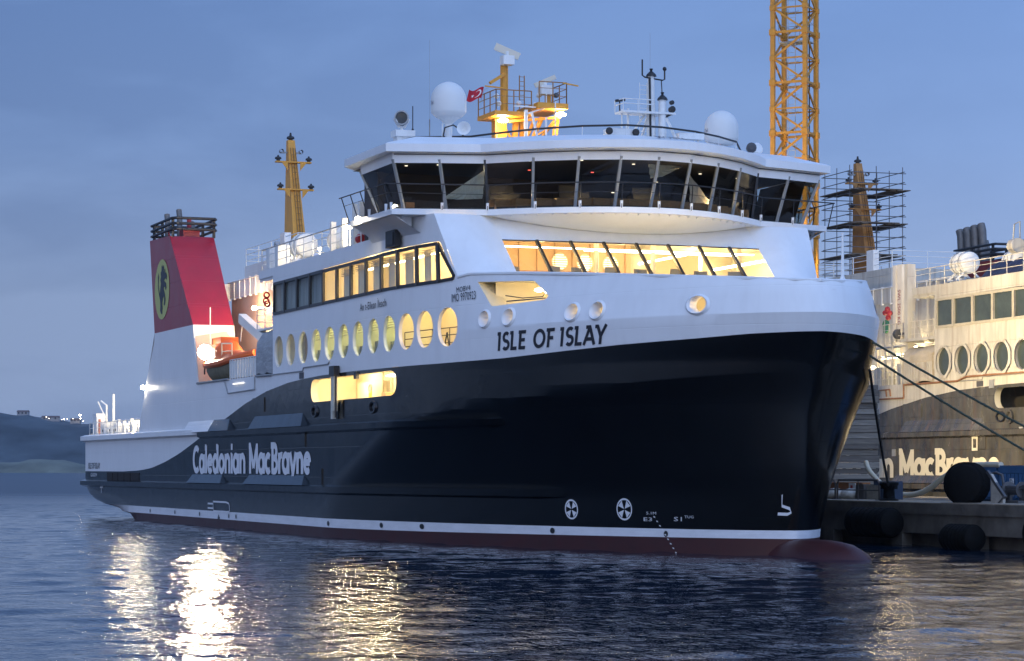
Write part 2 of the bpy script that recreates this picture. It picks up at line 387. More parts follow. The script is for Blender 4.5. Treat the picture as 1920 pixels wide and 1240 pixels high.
def lettering(txt, w, fn):
    """fn(u in 0..1 along the line, v in cap heights, layer) -> point"""
    tot = sum(GL[c][1] for c in txt) - .1; x = 0; mb = MB(); lay = 0
    for c in txt:
        for st in GL[c][0]:
            pts = [(x + p[0], p[1]) for p in st]
            if len(pts) == 2:
                k = max(1, int(math.hypot(pts[1][0] - pts[0][0], pts[1][1] - pts[0][1]) / .12)); pts = [(lerp(pts[0][0], pts[1][0], i / k), lerp(pts[0][1], pts[1][1], i / k)) for i in range(k + 1)]
            stroke(mb, pts, w, lambda u, v, ly: fn(u / tot, v, ly), lay); lay = (lay + 1) % 7
        x += GL[c][1]
    return mb
def font_text(txt, bold=.0):
    cu = bpy.data.curves.new('t', 'FONT'); cu.body = txt; cu.size = 1; cu.offset = bold; cu.resolution_u = 2; cu.space_character = 1.02
    me = from_curve(cu)
    bm = bmesh.new(); bm.from_mesh(me); bm.verts.index_update()
    vs = [v.co.copy() for v in bm.verts]; fs = [tuple(v.index for v in f.verts) for f in bm.faces]; bm.free(); bpy.data.meshes.remove(me)
    x0 = min(v.x for v in vs); x1 = max(v.x for v in vs); y1 = max(v.y for v in vs)
    return [((v.x - x0) / (x1 - x0), v.y / y1) for v in vs], fs
def text_on(txt, fn, name, m, parent, bold=.0):
    vs, fs = font_text(txt, bold); mb = MB(); mb.add([fn(u, v) for u, v in vs], fs)
    return mb.build(name, m, parent, fixn=False)
# ------------------------------------------------------------------ the ferries
def arcpts(kink, rise, n, z=None):
    """plan curve of the wheelhouse front between its two kinks"""
    out = []
    for i in range(n + 1):
        t = -kink[1] + 2 * kink[1] * i / n; k = t / kink[1]
        p = (kink[0] + rise * (1 - abs(k) ** 1.9), t)
        out.append(p if z is None else (*p, z))
    return out
RW_X = [47.95, 49.96, 52.16, 54.36, 56.56, 58.76, 60.95, 63.18, 65.37, 67.07, 68.62, 70.20]        # window posts of the long side band
RND = [(48.81, .79), (50.98, .79), (53.15, .79), (55.33, .79), (57.53, .79), (59.73, .79), (61.93, .79), (64.16, .79), (66.20, .62), (67.69, .60), (69.10, .60), (70.70, .68)]
BAND = [(47.92, 11.0), (47.92, 12.63), (70.28, 12.74), (70.4, 12.66), (71.30, 11.22), (71.22, 11.05)]
OPEN = rrect(54.5, 6.42, 66.92, 7.5, .5)
PARA = [(72.62, 10.86), (75.8, 10.71), (75.97, 10.63), (76.82, 10.05), (76.76, 9.95), (76.56, 9.89), (73.56, 9.80), (73.44, 9.84)]
HAWSE = [(73.16, .25), (74.66, .27), (78.59, .32), (80.14, .33), (86.5, .54)]
def e_line(z): return 72.55 - (z - 11.2) * .66
def front_s(z, t=0): return 73.62 - .3 * (t / 6) ** 2 - (z - 11.2) * 1.13
def build_ferry(root, o):
    mw, mk = o['white'], o['black']
    P = lambda mb, name, m, **k: mb.build(name, m, root, **k)
    # ---------------- lower hull, both sides, painted in real bands
    cols = [0, .3, .8, 1.6, 2.6, 4, 6, 8, 10, 12, 14, 16, 18] + [19 + i for i in range(47)] + [66 + i * .4 for i in range(0, 75)] + [95.8, 95.92, 96]
    zbot = lambda s: interp(s, [0, .3, .8, 1.6, 4, 8, 12, 20], [1.75, 1.3, 1.08, .93, .72, .47, .1, -1.3])
    def rows(X):
        s = X if X <= 66 else 66 + (stem(1) - 66) * (1 - (1 - (X - 66) / 30) ** 1.8)
        zr = lerp(.48, .63, smooth(58, 88, s)); zb = lerp(.90, .94, smooth(58, 88, s)); w = min(wave(s) if X < 40 else 9, 5.15)
        return [[-1.3, -.6, 0, zr], [zr, zb], [lerp(zb, w, i / 12) for i in range(13)], [lerp(w, 5.15, i / 4) for i in range(5)]]
    def hp(X, z, sd):
        zz = max(z, zbot(X)) if X < 20 else z
        p = warp(X, zz, sd)
        if X < 20:
            k = min(1, (zz - zbot(X)) / .9); p.y *= .88 + .12 * math.sqrt(k * (2 - k))
        return p
    for gi, (nm, m) in enumerate((('boot_topping', o['red']), ('waterline_band', o['band']), ('hull_side', mk), ('stern_hull_side', mw))):
        for sides in (((-1, 1),) if gi < 3 else ((-1,), (1,))):         # both sides meet in one rounded stem
            mb = MB()
            for sd in sides:
                for a, b in zip(cols, cols[1:]):
                    ra, rb = rows(a)[gi], rows(b)[gi]
                    for i in range(len(ra) - 1):
                        q = [hp(a, ra[i], sd), hp(b, rb[i], sd), hp(b, rb[i+1], sd), hp(a, ra[i+1], sd)]
                        if (q[0] - q[3]).length < 1e-4 and (q[1] - q[2]).length < 1e-4: continue
                        mb.add(q, [(0, 1, 2, 3)])
            welded(mb, nm, m, root, 26)
    mb = MB(); ss = [0, .3, .8, 1.6, 4, 8, 12, 20]
    for a, b in zip(ss, ss[1:]): mb.poly([(a, -8.2, zbot(a)), (b, -8.2, zbot(b)), (b, 8.2, zbot(b)), (a, 8.2, zbot(a))])
    P(mb, 'stern_underside', o['band'])
    mb = MB(); mb.poly([(0, -9.35, 3.06), (0, 9.35, 3.06), (0, 9.35, 5.15), (0, -9.35, 5.15)]); P(mb, 'transom', mw)
    mb = MB(); mb.poly([(0, -8.25, 1.75), (0, 8.25, 1.75), (0, 9.35, 2.6), (0, 9.35, 3.06), (0, -9.35, 3.06), (0, -9.35, 2.6)]); P(mb, 'transom', mk)
    # ---------------- rubbing strakes
    def strake(nm, x0, x1, z0, z1, off, m, wrap=False, taper=True):
        mb = MB(); rings = []
        xs = [x0] + [x for x in [i * 1.5 for i in range(1, 70)] if x0 + .3 < x < x1 - .3] + [x1]
        for i, x in enumerate(xs):
            k = off if (not taper or i < len(xs) - 1) else .02
            def q(z, k):
                p = warp(max(x, .05), z, -1, k); p.x += min(0, x - .05); return p
            rings.append([q(z0 - .12, -.05), q(z0, k), q(z1, k), q(z1 + .10, -.05)])
        for sd in (1, -1):
            mb.loft([[Vector((p.x, p.y * sd, p.z)) for p in r] for r in rings], closed=True, cap=True)
        if wrap: mb.box(x0, -9.3 - off + .1, z0, .02, 9.3 + off - .1, z1)
        return P(mb, nm, m, smooth=True, angle=30)
    strake('rubbing_strake', -.38, 76.3, 2.12, 2.40, .30, mk, True)
    strake('rubbing_strake', 33.0, 74.1, 5.02, 5.27, .30, mk)
    strake('bulwark_cap', -.38, 32.4, 5.16, 5.44, .28, mw, True)
    # sloped fender plates above the strakes
    for x0, x1, z0, z1, m in ((29.6, 35.4, 5.30, 5.95, mw), (35.45, 39.6, 5.30, 5.95, mk), (44.0, 53.6, 5.30, 5.97, mk), (30.5, 38.0, 2.44, 2.93, mk), (42.9, 53.8, 2.44, 2.93, mk)):
        mb = MB(); y0, y1 = -9.64, -9.34
        mb.add([(x0 - .1, y0, z0), (x1 + .1, y0, z0), (x1 - .5 if x1 > 36 else x1, y1, z1), (x0 + .3, y1, z1), (x0, y1, z0), (x1 + .35, y1, z0)], [(0, 1, 2, 3), (0, 3, 4), (1, 5, 2), (0, 4, 5, 1)])
        P(mb, 'fender_plate', m)
    for x0, x1, z0, z1 in ((54.4, 56.4, 2.45, 3.25), (53.0, 53.6, 4.3, 5.0), (44.0, 46.2, 6.15, 6.9)):
        mb = MB(); mb.box(x0, -9.40, z0, x1, -9.33, z1); P(mb, 'hull_door', mk)
    # ---------------- upper shell plates with their openings
    xcut = [66 + .45 * i for i in range(60)] + [93.0 + .3 * i for i in range(10)] + [95.95]
    wv = [(s, z) for s, z in WAVE if s >= 33]
    wvX = [(33.3, 5.15)] + [(unwarp(s, z), z) for s, z in wv if s > 34 and s < 88.3] + [(96, 8.26)]
    # refine wave so both plates share a smooth edge
    fine = []
    for (a, b) in zip(wvX, wvX[1:]):
        k = max(1, int((b[0] - a[0]) / 1.2))
        fine += [(lerp(a[0], b[0], i / k), lerp(a[1], b[1], i / k)) for i in range(k)]
    fine.append(wvX[-1])
    dark = [(x, 5.15) for x in (33.3, 50, 66, 80, 96)] + [(96, 6.5)] + fine[::-1][:-1]
    dp = plate(dark, [OPEN], xcut, [5.6, 6.1, 6.6, 7.1])
    E0 = (unwarp(e_line(11.15), 11.15), 11.15); E1 = (unwarp(e_line(13.95), 13.95), 13.95)
    rm = [(unwarp(s, z), z) for s, z in RIM[:-1]]
    top = [(96, 8.95), (96, 10.12)] + rm[::-1] + [E0, (unwarp(e_line(12.6), 12.6), 12.6), E1, (67.2, 13.95), (66.0, 13.45), (47.72, 13.42), (47.72, 8.05), (31.9, 8.05)]
    fun = [(30.9, 11.46), (21.16, 11.46), (21.05, 10.9), (18.9, 8.6), (18.55, 8.0), (16.9, 6.0), (16.75, 5.15)]
    nofun = [(18.6, 8.05), (16.75, 5.15)]
    holes = [BAND] + [ellipse(x, 9.12, rx, .78 if rx != .68 else .81, 36) for x, rx in RND] + [PARA] + [ellipse(x, 9.32, rx, .30, 18) for x, rx in HAWSE]
    md, mw_ = MB(), MB()
    for sd in (-1, 1):
        q = mapped(dp, lambda x, z: warp(x, z, sd)); md.add(q.v, q.f)
        wp = plate(fine + top + (fun if sd == o['funnel'] else nofun), holes, xcut, [8.1, 8.95, 9.6, 10.3, 11.0, 12.8])
        q = mapped(wp, lambda x, z: warp(x, z, sd)); mw_.add(q.v, q.f)
    welded(md, 'hull_side', mk, root, 18); welded(mw_, 'superstructure_side', mw, root, 18)
    mb = MB()
    prof = [(0.02, 91.6), (.35, 91.5), (.66, 91.2), (.92, 90.7), (1.08, 90.0), (1.16, 89.0), (1.16, 87.0), (.9, 83.5)]
    mb.loft([[(x, r * math.cos(2 * math.pi * j / 20), -.60 + r * 1.08 * math.sin(2 * math.pi * j / 20)) for j in range(20)] for r, x in prof]); P(mb, 'bulbous_bow', o['red'], smooth=True)
    # rim cap and foredeck
    for sd in (-1, 1):
        mb = MB(); mb.tube([warp(x, z, sd) for x, z in [E0] + rm + [(96, 10.12)]], .07, 6); P(mb, 'bulwark_rail', mw, smooth=True)
    mb = MB(); xs = [66 + i * 1.2 for i in range(25)]
    for a, b in zip(xs, xs[1:]):
        za, zb = interp(warp(a, 10).x, [74, 88], [10.95, 9.8]), interp(warp(b, 10).x, [74, 88], [10.95, 9.8])
        pa, pb = warp(a, za), warp(b, zb)
        if pa.x < 71: continue
        mb.poly([(pa.x, pa.y + .05, za), (pb.x, pb.y + .05, zb), (pb.x, -pb.y - .05, zb), (pa.x, -pa.y - .05, za)])
    P(mb, 'foredeck', mw)
    if o['lit']:
        for y in (-3.6, 0, 3.6):
            mb = MB(); mb.box(76.4, y - .3, 10.75, 76.7, y + .3, 10.9); mb.lathe([(0, 0), (.16, 0), (.2, .1), (0, .14)], (76.5, y, 10.9), (-.5, 0, .86), 12); P(mb, 'deck_floodlight', M_dgrey)
            lamp('bulge_floodlight', 'SPOT', (76.3, y, 11.1), 280, (1, .73, .24), .12, root, (71.6, y * .9, 14.3), 120, .8)
    def reveal(pts, d, nm, m, sd=-1, parent=None):
        mb = MB(); n = len(pts)
        mb.loft([[warp(x, z, sd, -.0) for x, z in pts], [warp(x, z, sd, -d) for x, z in pts]]); return mb.build(nm, m, parent or root, smooth=True, angle=50)
    # ---------------- mooring openings of the bow
    reveal(PARA, .9, 'mooring_port', M_cream)
    for x, rx in HAWSE:
        mb = MB()
        lip = [(x + (p[0] - x) * 1.55, 9.32 + (p[1] - 9.32) * 1.35 - .02) for p in ellipse(x, 9.32, rx, .30, 18)]
        el = ellipse(x, 9.32, rx, .30, 18)
        mb.loft([[warp(px, pz, -1, .01) for px, pz in lip], [warp(lerp(px, x, .18), lerp(pz, 9.32, .18), -1, .10) for px, pz in lip], [warp(px, pz, -1, .04) for px, pz in el], [warp(px + .1, pz, -1, -.35) for px, pz in el]])
        P(mb, 'hawsepipe', mw, smooth=True)
    # enclosed mooring deck inside the bow
    mb = MB(); mb.poly([(74.5, -3.2, 8.3), (86, -2.2, 8.3), (86, -2.2, 9.6), (74.5, -3.2, 10.7)]); mb.poly([(74.3, -7.4, 8.6), (74.3, -3.2, 8.6), (74.3, -3.2, 10.85), (74.3, -7.4, 10.85)])
    mb.poly([(74.3, -7.6, 8.5), (80, -5.6, 8.5), (86.5, -2, 8.5), (86.5, 0, 8.5), (74.3, 0, 8.5)])
    P(mb, 'mooring_deck', M_cream)
    if o['lit']:
        mb = MB(); mb.lathe([(0, 0), (.16, -.03), (.2, -.1), (.1, -.16), (0, -.16)], (76.3, -6.3, 10.5), n=12); P(mb, 'deck_lamp', M_lamp)
        for q in ((76.6, -5.4, 10.1), (81.0, -4.2, 9.6), (85.2, -2.6, 9.4), (77.9, -5.9, 10.2)):
            lamp('mooring_deck_light', 'POINT', q, 90, WARM, .1, root)
        mb = MB(); mb.tube([warp(76.1, 10.5, -1, -.35), warp(76.3, 10.25, -1, -.35)], .1, 8); P(mb, 'deck_lamp', lampmat('bright warm bulb', (1, .86, .6), 30))
        mb = MB(); mb.tube([warp(73.7, 10.25, -1, -.5), warp(74.6, 10.1, -1, -.6), warp(75.8, 10.1, -1, -.6), warp(76.3, 10.3, -1, -.3)], .025, 5); mb.tube([warp(73.9, 10.0, -1, -.4), warp(76.3, 9.99, -1, -.3)], .03, 5); P(mb, 'mooring_cable', M_dgrey)
    # ---------------- long side window band: frame, posts, panes
    for sd in (-1, 1):
        mb = MB()
        edge = [(47.98, 11.06), (47.98, 12.57)] + [(x, 12.57 + .08 * smooth(62, 70, x)) for x in RW_X[1:]] + [(71.24, 11.22), (71.16, 11.10)] + [(x, 11.06) for x in RW_X[:0:-1]]
        fr = [(q[0], q[1]) for q in edge]
        for a, b in zip(fr, fr[1:] + fr[:1]): mb.beam(warp(*a, sd, .0), warp(*b, sd, .0), .10, .14)
        for x in RW_X[1:]: mb.beam(warp(x, 11.02, sd, .01), warp(x, 12.66 if x > 66 else 12.6, sd, .01), .22, .12, up=(0, 1, 0))
        fo = P(mb, 'window_frame', M_frame if o['lit'] else mat('cream window frame', (.40, .37, .30), .5, var=.2))
        xs = RW_X + [71.25]
        for i, (a, b) in enumerate(zip(xs, xs[1:])):
            mb = MB()
            if i < 11:
                q = [(a + .05, 11.08), (b - .05, 11.08), (b - .05, 12.56), (a + .05, 12.56)]
            else: q = [(a + .1, 11.1), (71.12, 11.1), (71.18, 11.22), (a + .12, 12.55)]
            mb.poly([warp(x, z, sd, -.04) for x, z in q]); mb.build('window_pane', G_clear if o['lit'] else o['glass'], root)
    # ---------------- round windows
    for sd in (-1, 1):
        for i, (x, rx) in enumerate(RND):
            ry = .78 if rx != .68 else .81
            el = ellipse(x, 9.12, rx, ry, 32)
            rm_ = reveal(el, .16, 'porthole_rim', mw if o['lit'] else o['white'], sd)
            if not o['lit'] and sd < 0 and x < 66:
                oc = [(x + rx * 1.36 * math.cos(R(22.5 + 45 * j)), 9.12 + ry * 1.22 * math.sin(R(22.5 + 45 * j))) for j in range(8)]
                mb = MB(); mb.loft([[warp(p, z, sd, .09) for p, z in [q for q in [(x + rx * 1.36 * math.cos(2 * math.pi * j / 32 + .0) * (1 / max(abs(math.cos(((2 * math.pi * j / 32 + math.pi / 8) % (math.pi / 4)) - math.pi / 8)), .1)) * .94, 9.12 + ry * 1.22 * math.sin(2 * math.pi * j / 32) * (1 / max(abs(math.cos(((2 * math.pi * j / 32 + math.pi / 8) % (math.pi / 4)) - math.pi / 8)), .1)) * .94) for j in range(32)]]],
                                    [warp(p, z, sd, .09) for p, z in el]]); mb.build('doubler_plate', o['white'], root)
            if x < 66.5 or not o['lit']:
                mb = MB(); mb.poly([warp(p, z, sd, -.10) for p, z in ellipse(x, 9.12, rx * .985, ry * .985, 32)]); mb.build('pane', G_ports if o['lit'] else o['glass'], rm_)
    # thin drain channel under the round windows
    mb = MB(); mb.tube([warp(47.8, 8.0, -1, .03), warp(53.2, 7.98, -1, .03), warp(53.3, 8.14, -1, .03), warp(57.4, 8.15, -1, .03), warp(57.6, 8.25, -1, .03)], .035, 5); P(mb, 'drain_channel', M_grey)
    mb = MB(); mb.box(52.6, -9.39, 7.62, 53.3, -9.34, 7.92); P(mb, 'side_grille', M_dgrey)
    for x in (55.2, 64.2):
        mb = MB(); mb.loft([[warp(px, pz, -1, f) for px, pz in ellipse(x, 5.97, .42 * k, .24 * k, 16)] for k, f in ((1.25, .0), (1.1, .09), (.85, .08), (.8, -.1), (.02, -.12))]); P(mb, 'fairlead', M_frame, smooth=True)
    # ---------------- big side opening on the mooring deck
    reveal(OPEN, .35, 'side_opening', M_cream)
    mb = MB(); mb.poly([(54.0, -7.0, 6.3), (68.4, -7.0, 6.3), (68.4, -7.0, 8.0), (54.0, -7.0, 8.0)]); mb.poly([(54.0, -9.3, 6.35), (68.4, -9.2, 6.35), (68.4, -7, 6.35), (54.0, -7, 6.35)]); mb.poly([(54.2, -9.3, 6.3), (54.2, -7, 6.3), (54.2, -7, 8), (54.2, -9.3, 8)]); mb.poly([(68.0, -9.1, 6.3), (68.0, -7, 6.3), (68.0, -7, 8), (68.0, -9.1, 8)])
    mb.poly([(54.0, -9.3, 7.9), (68.4, -9.0, 7.9), (68.4, -7, 7.9), (54.0, -7, 7.9)])
    P(mb, 'opening_lining', M_cream if o['lit'] else o['black'])
    # ---------------- decks and inner rooms
    mb = MB(); mb.box(47.72, -9.28, 13.28, 66.4, 9.28, 13.40); P(mb, 'top_deck', M_deck if o['lit'] else o['white'])
    mb = MB(); mb.box(31.0, -9.3, 7.93, 47.7, 9.3, 8.05); mb.box(0.05, -9.3, 5.05, 33, 9.3, 5.14); P(mb, 'boat_deck', M_deck)
    mb = MB(); mb.box(45.02, -9.28, 12.85, 47.70, 9.28, 13.40); P(mb, 'deck_overhang', mw)
    for y in (-9.33, 9.33):
        mb = MB(); mb.box(45.0, y - .02, 13.0, 47.71, y + .02, 13.42); P(mb, 'bulwark', mw)
    mb = MB(); mb.poly([(47.74, -9.3, 8.05), (47.74, 9.3, 8.05), (47.74, 9.3, 13.3), (47.74, -9.3, 13.3)]); P(mb, 'aft_bulkhead', mw)
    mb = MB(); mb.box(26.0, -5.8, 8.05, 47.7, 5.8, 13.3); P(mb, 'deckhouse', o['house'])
    mb = MB(); mb.box(12, -4.5, 5.14, 26.0, 4.5, 11.7); mb.box(17.0, -2.6, 11.7, 28.8, 2.6, 16.05); P(mb, 'casing', mw)
    mb = MB()
    for q in ((25.9, -6.7, 26.0, -5.9), (26.0, -5.95, 45.0, -5.9)): mb.box(q[0], q[1], 13.3, q[2], q[3], 14.2)
    P(mb, 'windbreak', o['white'] if not o['lit'] else M_white2)
    mb = MB()
    for k in range(17): mb.box(26 + k * 1.18, -6.0, 13.2, 26.09 + k * 1.18, -5.86, 14.32)
    mb.box(25.8, -6.02, 14.22, 45, -5.9, 14.28); P(mb, 'windbreak_post', M_white2)
    mb = MB()
    for q in ((17, -2.5), (17, 2.5), (28.7, -2.5), (28.7, 2.5), (23, -2.5), (20, -2.5), (26, -2.5), (28.7, 0)): mb.tube([(q[0], q[1], 16), (q[0], q[1], 17.15)], .035, 5)
    for z in (16.4, 16.8, 17.15): mb.tube([(17, 2.5, z), (17, -2.5, z), (28.7, -2.5, z), (28.7, 2.5, z)], .025, 5)
    mb.box(25.2, -2.6, 16.05, 26.2, -2.2, 17.4); P(mb, 'casing_rail', M_white2)
    if o['lit']:
        room = MB(); room.box(47.9, -9.2, 10.62, 66.5, 9.2, 10.72); room.box(66.5, -8.3, 10.62, 72.4, 8.3, 10.715); P(room, 'lounge_floor', M_floor)
        mb = MB(); mb.poly([(47.9, -9.2, 13.2), (70.3, -8.5, 13.2), (70.3, 8.5, 13.2), (47.9, 9.2, 13.2)]); P(mb, 'lounge_ceiling', M_cream)
        mb = MB(); mb.poly([(57.0, -6.1, 10.72), (69.6, -6.1, 10.72), (69.6, -6.1, 13.2), (57.0, -6.1, 13.2)])
        mb.poly([(56.0, -9.2, 10.72), (56.0, 9, 10.72), (56.0, 9, 13.2), (56.0, -9.2, 13.2)])
        P(mb, 'lounge_wall', M_cream)
        mb = MB(); mb.poly([(67.6, -5.6, 10.72), (67.6, 1.6, 10.72), (67.6, 1.6, 13.2), (67.6, -5.6, 13.2)]); P(mb, 'lounge_wall', M_peach)
        mb = MB()
        for k in range(9): mb.box(67.61, -5.5 + .85 * k, 10.72, 67.66, -5.46 + .85 * k, 13.2)
        mb.box(67.61, -5.6, 11.9, 67.64, 1.6, 11.95); P(mb, 'wall_batten', mat('dark peach batten', (.40, .25, .14), .6))
        mb = MB(); mb.poly([(48.0, -9.0, 10.72), (56.0, -9.0, 10.72), (56.0, -9.0, 13.2), (48.0, -9.0, 13.2)]); P(mb, 'sky_tone_panel', mat('blue grey sky tone', (.30, .36, .38), .8, var=.3, vs=1.2, stretch=(3, 1, .3)))  # added panel whose blue grey stands for sky reflected in unlit panes
        mb = MB(); mb.box(55.5, -9.15, 10.72, 55.9, -8.5, 13.2)
        mb = MB(); mb.poly([(57, 8.6, 10.72), (70.4, 8.2, 10.72), (69.6, 8.2, 13.2), (57, 8.6, 13.2)]); mb.poly([(64.0, 1.7, 10.72), (64.0, 8.6, 10.72), (64.0, 8.6, 13.2), (64.0, 1.7, 13.2)]); P(mb, 'lounge_wall', M_cream)
        lamp('lounge_light', 'POINT', (66.8, 5.0, 12.7), 120, WARM, .15, root)
        # ceiling light strips
        mb = MB()
        for t in (-6.4, -3.2, 0, 3.2, 6.4): pass
        mb.box(70.35, -5.9, 12.68, 70.45, 6.3, 12.73); mb.box(68.4, -1.0, 12.80, 68.5, 6.5, 12.86); P(mb, 'light_strip', M_strip)
        mb = MB(); mb.box(58.2, -8.0, 12.45, 71.0, -7.9, 12.52); P(mb, 'light_strip', M_strip)
        mb = MB(); mb.box(64.0, 7.3, 12.5, 71.0, 7.4, 12.6); mb.box(64.0, 3.6, 12.7, 69.0, 3.7, 12.78); P(mb, 'light_strip', M_strip)
        for (y, z) in ((-1.85, 12.38), (-.65, 12.34), (.6, 12.32)):
            mb = MB(); mb.lathe([(.36, 0), (.40, .03), (.36, .06)], (67.63, y, z), (1, 0, 0), 24); fr = P(mb, 'round_screen', M_cream)
            mb = MB()
            for k in range(-3, 4):
                hw = math.sqrt(max(0, .36 ** 2 - (k * .1) ** 2)); mb.box(67.62, y - hw, z + k * .1 - .03, 67.66, y + hw, z + k * .1 + .03)
            mb.build('slat', lampmat('round screen glow', (1, .82, .5), 1.5), fr)
        for y in (-5.3, -1.1, 1.6, 4.3, 6.2):
            mb = MB(); mb.lathe([(.11, 0), (.11, 2.48)], (70.0 if abs(y) < 4 else 69.2, y, 10.72), n=10); P(mb, 'column', M_cream, smooth=True)
        # blinds in the forward side windows
        for i in range(5, 11):
            mb = MB(); a, b = RW_X[i], RW_X[i+1]
            for k in range(4 if i > 5 else 5):
                z = 12.5 - .085 * k; mb.poly([warp(a + .1, z, -1, -.16), warp(b - .1, z, -1, -.16), warp(b - .1, z - .03, -1, -.2), warp(a + .1, z - .03, -1, -.2)])
            P(mb, 'blind', M_cream)
            mb = MB(); w = .75 if i != 10 else .5; w2 = w if b <= 66 else w * .66
            mb.poly([warp(a + .1, 11.08, -1, -.3), warp(a + .1 + w2, 11.08, -1, -.42), warp(a + .1 + w2, 12.5, -1, -.42), warp(a + .1, 12.5, -1, -.3)]); P(mb, 'curtain', mat('pale curtain', (.72, .66, .52), .8, var=.2, vs=2, stretch=(6, 6, .2)))
        for q in ((58.5, -7.4, 12.6), (62, -7.4, 12.6), (65.5, -7.4, 12.6), (68.0, -7.6, 12.6), (70.2, -7.4, 12.4)): lamp('lounge_light', 'POINT', q, 170, WARM, .15, root)
        for q in ((69.6, -3.5, 12.4), (69.8, .2, 12.4), (69.5, 4.0, 12.4), (68, 7.0, 12.3)): lamp('lounge_light', 'POINT', q, 150, (1, .68, .30), .15, root)
        # cabin corridor behind the round windows
        mb = MB(); mb.poly([(47.9, -7.7, 8.06), (54.2, -7.7, 8.06), (54.2, -7.7, 10.6), (47.9, -7.7, 10.6)]); P(mb, 'cabin_wall', M_peach)
        mb = MB(); mb.poly([(54.2, -7.5, 8.06), (67.0, -7.5, 8.06), (67.0, -7.5, 10.6), (54.2, -7.5, 10.6)]); mb.poly([(54.2, -9.3, 8.06), (54.2, -7.5, 8.06), (54.2, -7.5, 10.6), (54.2, -9.3, 10.6)]); mb.poly([(67.0, -9.3, 8.06), (67.0, -7.5, 8.06), (67.0, -7.5, 10.6), (67.0, -9.3, 10.6)])
        P(mb, 'cabin_wall', mat('pale green cabin lining', (.72, .74, .52), .6, var=.05))
        mb = MB(); mb.poly([(67.0, -7.3, 8.06), (74.0, -6.0, 8.06), (74.0, -6.0, 10.6), (67.0, -7.3, 10.6)]); mb.poly([(73.4, -8.1, 8.06), (73.4, -6.0, 8.06), (73.4, -6.0, 10.6), (73.4, -8.1, 10.6)]); P(mb, 'cabin_wall', M_cream)
        mb = MB(); mb.poly([(47.9, -9.3, 8.05), (66, -9.3, 8.05), (73.3, -8.1, 8.05), (73.3, -6, 8.05), (47.9, -6, 8.05)]); mb.poly([(47.9, -9.3, 10.6), (66, -9.3, 10.6), (73.0, -8.0, 10.6), (73.0, -6, 10.6), (47.9, -6, 10.6)]); P(mb, 'cabin_floor', M_cream)
        for i, x in enumerate((56.4, 58.6, 60.8, 63.0, 65.2)):
            mb = MB(); mb.box(x - .05, -9.2, 8.06, x + .05, -8.5, 10.6); mb.box(x + .1, -8.8, 8.06, x + .9, -7.6, 8.85); P(mb, 'cabin_partition', mat('pale green cabin lining', (1, 1, 1)))
        for q, e in (((51.2, -8.5, 10.0), 14), ((53.6, -8.4, 9.4), 26)) + tuple(((x, -8.35, 10.25), 62) for x in (55.7, 57.8, 60.0, 62.2, 64.4, 66.5)): lamp('cabin_light', 'POINT', q, e, (1, .84, .46), .12, root)
        for q in ((68.4, -8.3, 10.2), (70.4, -8.0, 10.3), (72.2, -7.6, 10.3)): lamp('cabin_light', 'POINT', q, 55, WARM, .1, root)
        mb = MB(); mb.box(72.3, -8.0, 10.0, 72.8, -7.8, 10.12); P(mb, 'cabin_lamp', M_lamp)
        mb = MB()
        pts = [(s, -half(s, 9) + .35) for s in (67.3, 68.7, 70.0, 71.5, 73.0)]
        for z in (8.5, 8.82, 9.12): mb.tube([(s, t, z) for s, t in pts], .022, 5)
        for s, t in pts: mb.tube([(s, t, 8.06), (s, t, 9.12)], .02, 5)
        mb.tube([(69.6, -8.0, 8.1), (70.1, -8.0, 9.0)], .03, 5); mb.tube([(70.5, -8.0, 8.1), (70.1, -8.0, 9.0)], .03, 5); mb.tube([(71.6, -7.8, 8.1), (72.0, -7.8, 8.95)], .03, 5); mb.tube([(72.4, -7.8, 8.1), (72.0, -7.8, 8.95)], .03, 5)
        P(mb, 'gangway_rail', M_dgrey)
        for i, x in enumerate((55.33, 57.53, 59.73, 61.93, 64.16, 66.22)):
            mb = MB()
            for k in range(5): mb.box(x - 2.0, -9.02, 9.42 + .11 * k, x + .1, -8.98, 9.45 + .11 * k)
            P(mb, 'cabin_blind', M_cream)
            mb = MB(); mb.box(x - 1.5, -8.9, 8.06, x - .7, -8.3, 8.95 - .12 * (i % 2)); mb.box(x - 1.2, -8.3, 8.9, x - .8, -8.05, 9.3); P(mb, 'cabin_desk', mat('cabin furniture', (.30, .30, .22), .6))
        # fittings in the side opening
        mb = MB(); mb.box(55.3, -7.25, 6.4, 59.0, -7.02, 7.35); dr = P(mb, 'watertight_door', mat('warm white door', (.78, .72, .52), .5))
        mb = MB(); mb.lathe([(.0, 0), (.22, 0), (.22, .05), (.16, .06), (.16, .02), (0, .02)], (57.3, -7.25, 7.05), (0, -1, 0), 16); mb.build('door_window', M_grey, dr)
        mb = MB(); mb.box(57.05, -7.27, 6.62, 57.5, -7.24, 6.92); mb.build('notice', mat('yellow notice', (.75, .62, .05), .6), dr)
        mb = MB(); mb.box(61.6, -7.05, 6.35, 61.75, -6.9, 8.0); mb.box(60.95, -7.3, 6.35, 61.1, -7.0, 7.7); mb.tube([(59.6, -7.4, 6.4), (59.6, -7.4, 7.9)], .05); mb.tube([(60.3, -7.2, 6.4), (60.3, -7.2, 7.9)], .04); mb.tube([(64.9, -7.2, 6.4), (64.9, -7.2, 7.9)], .10); mb.tube([(66.3, -7.2, 6.4), (66.3, -7.2, 7.9)], .08); mb.tube([(65.6, -7.15, 6.4), (65.6, -7.15, 7.9)], .05)
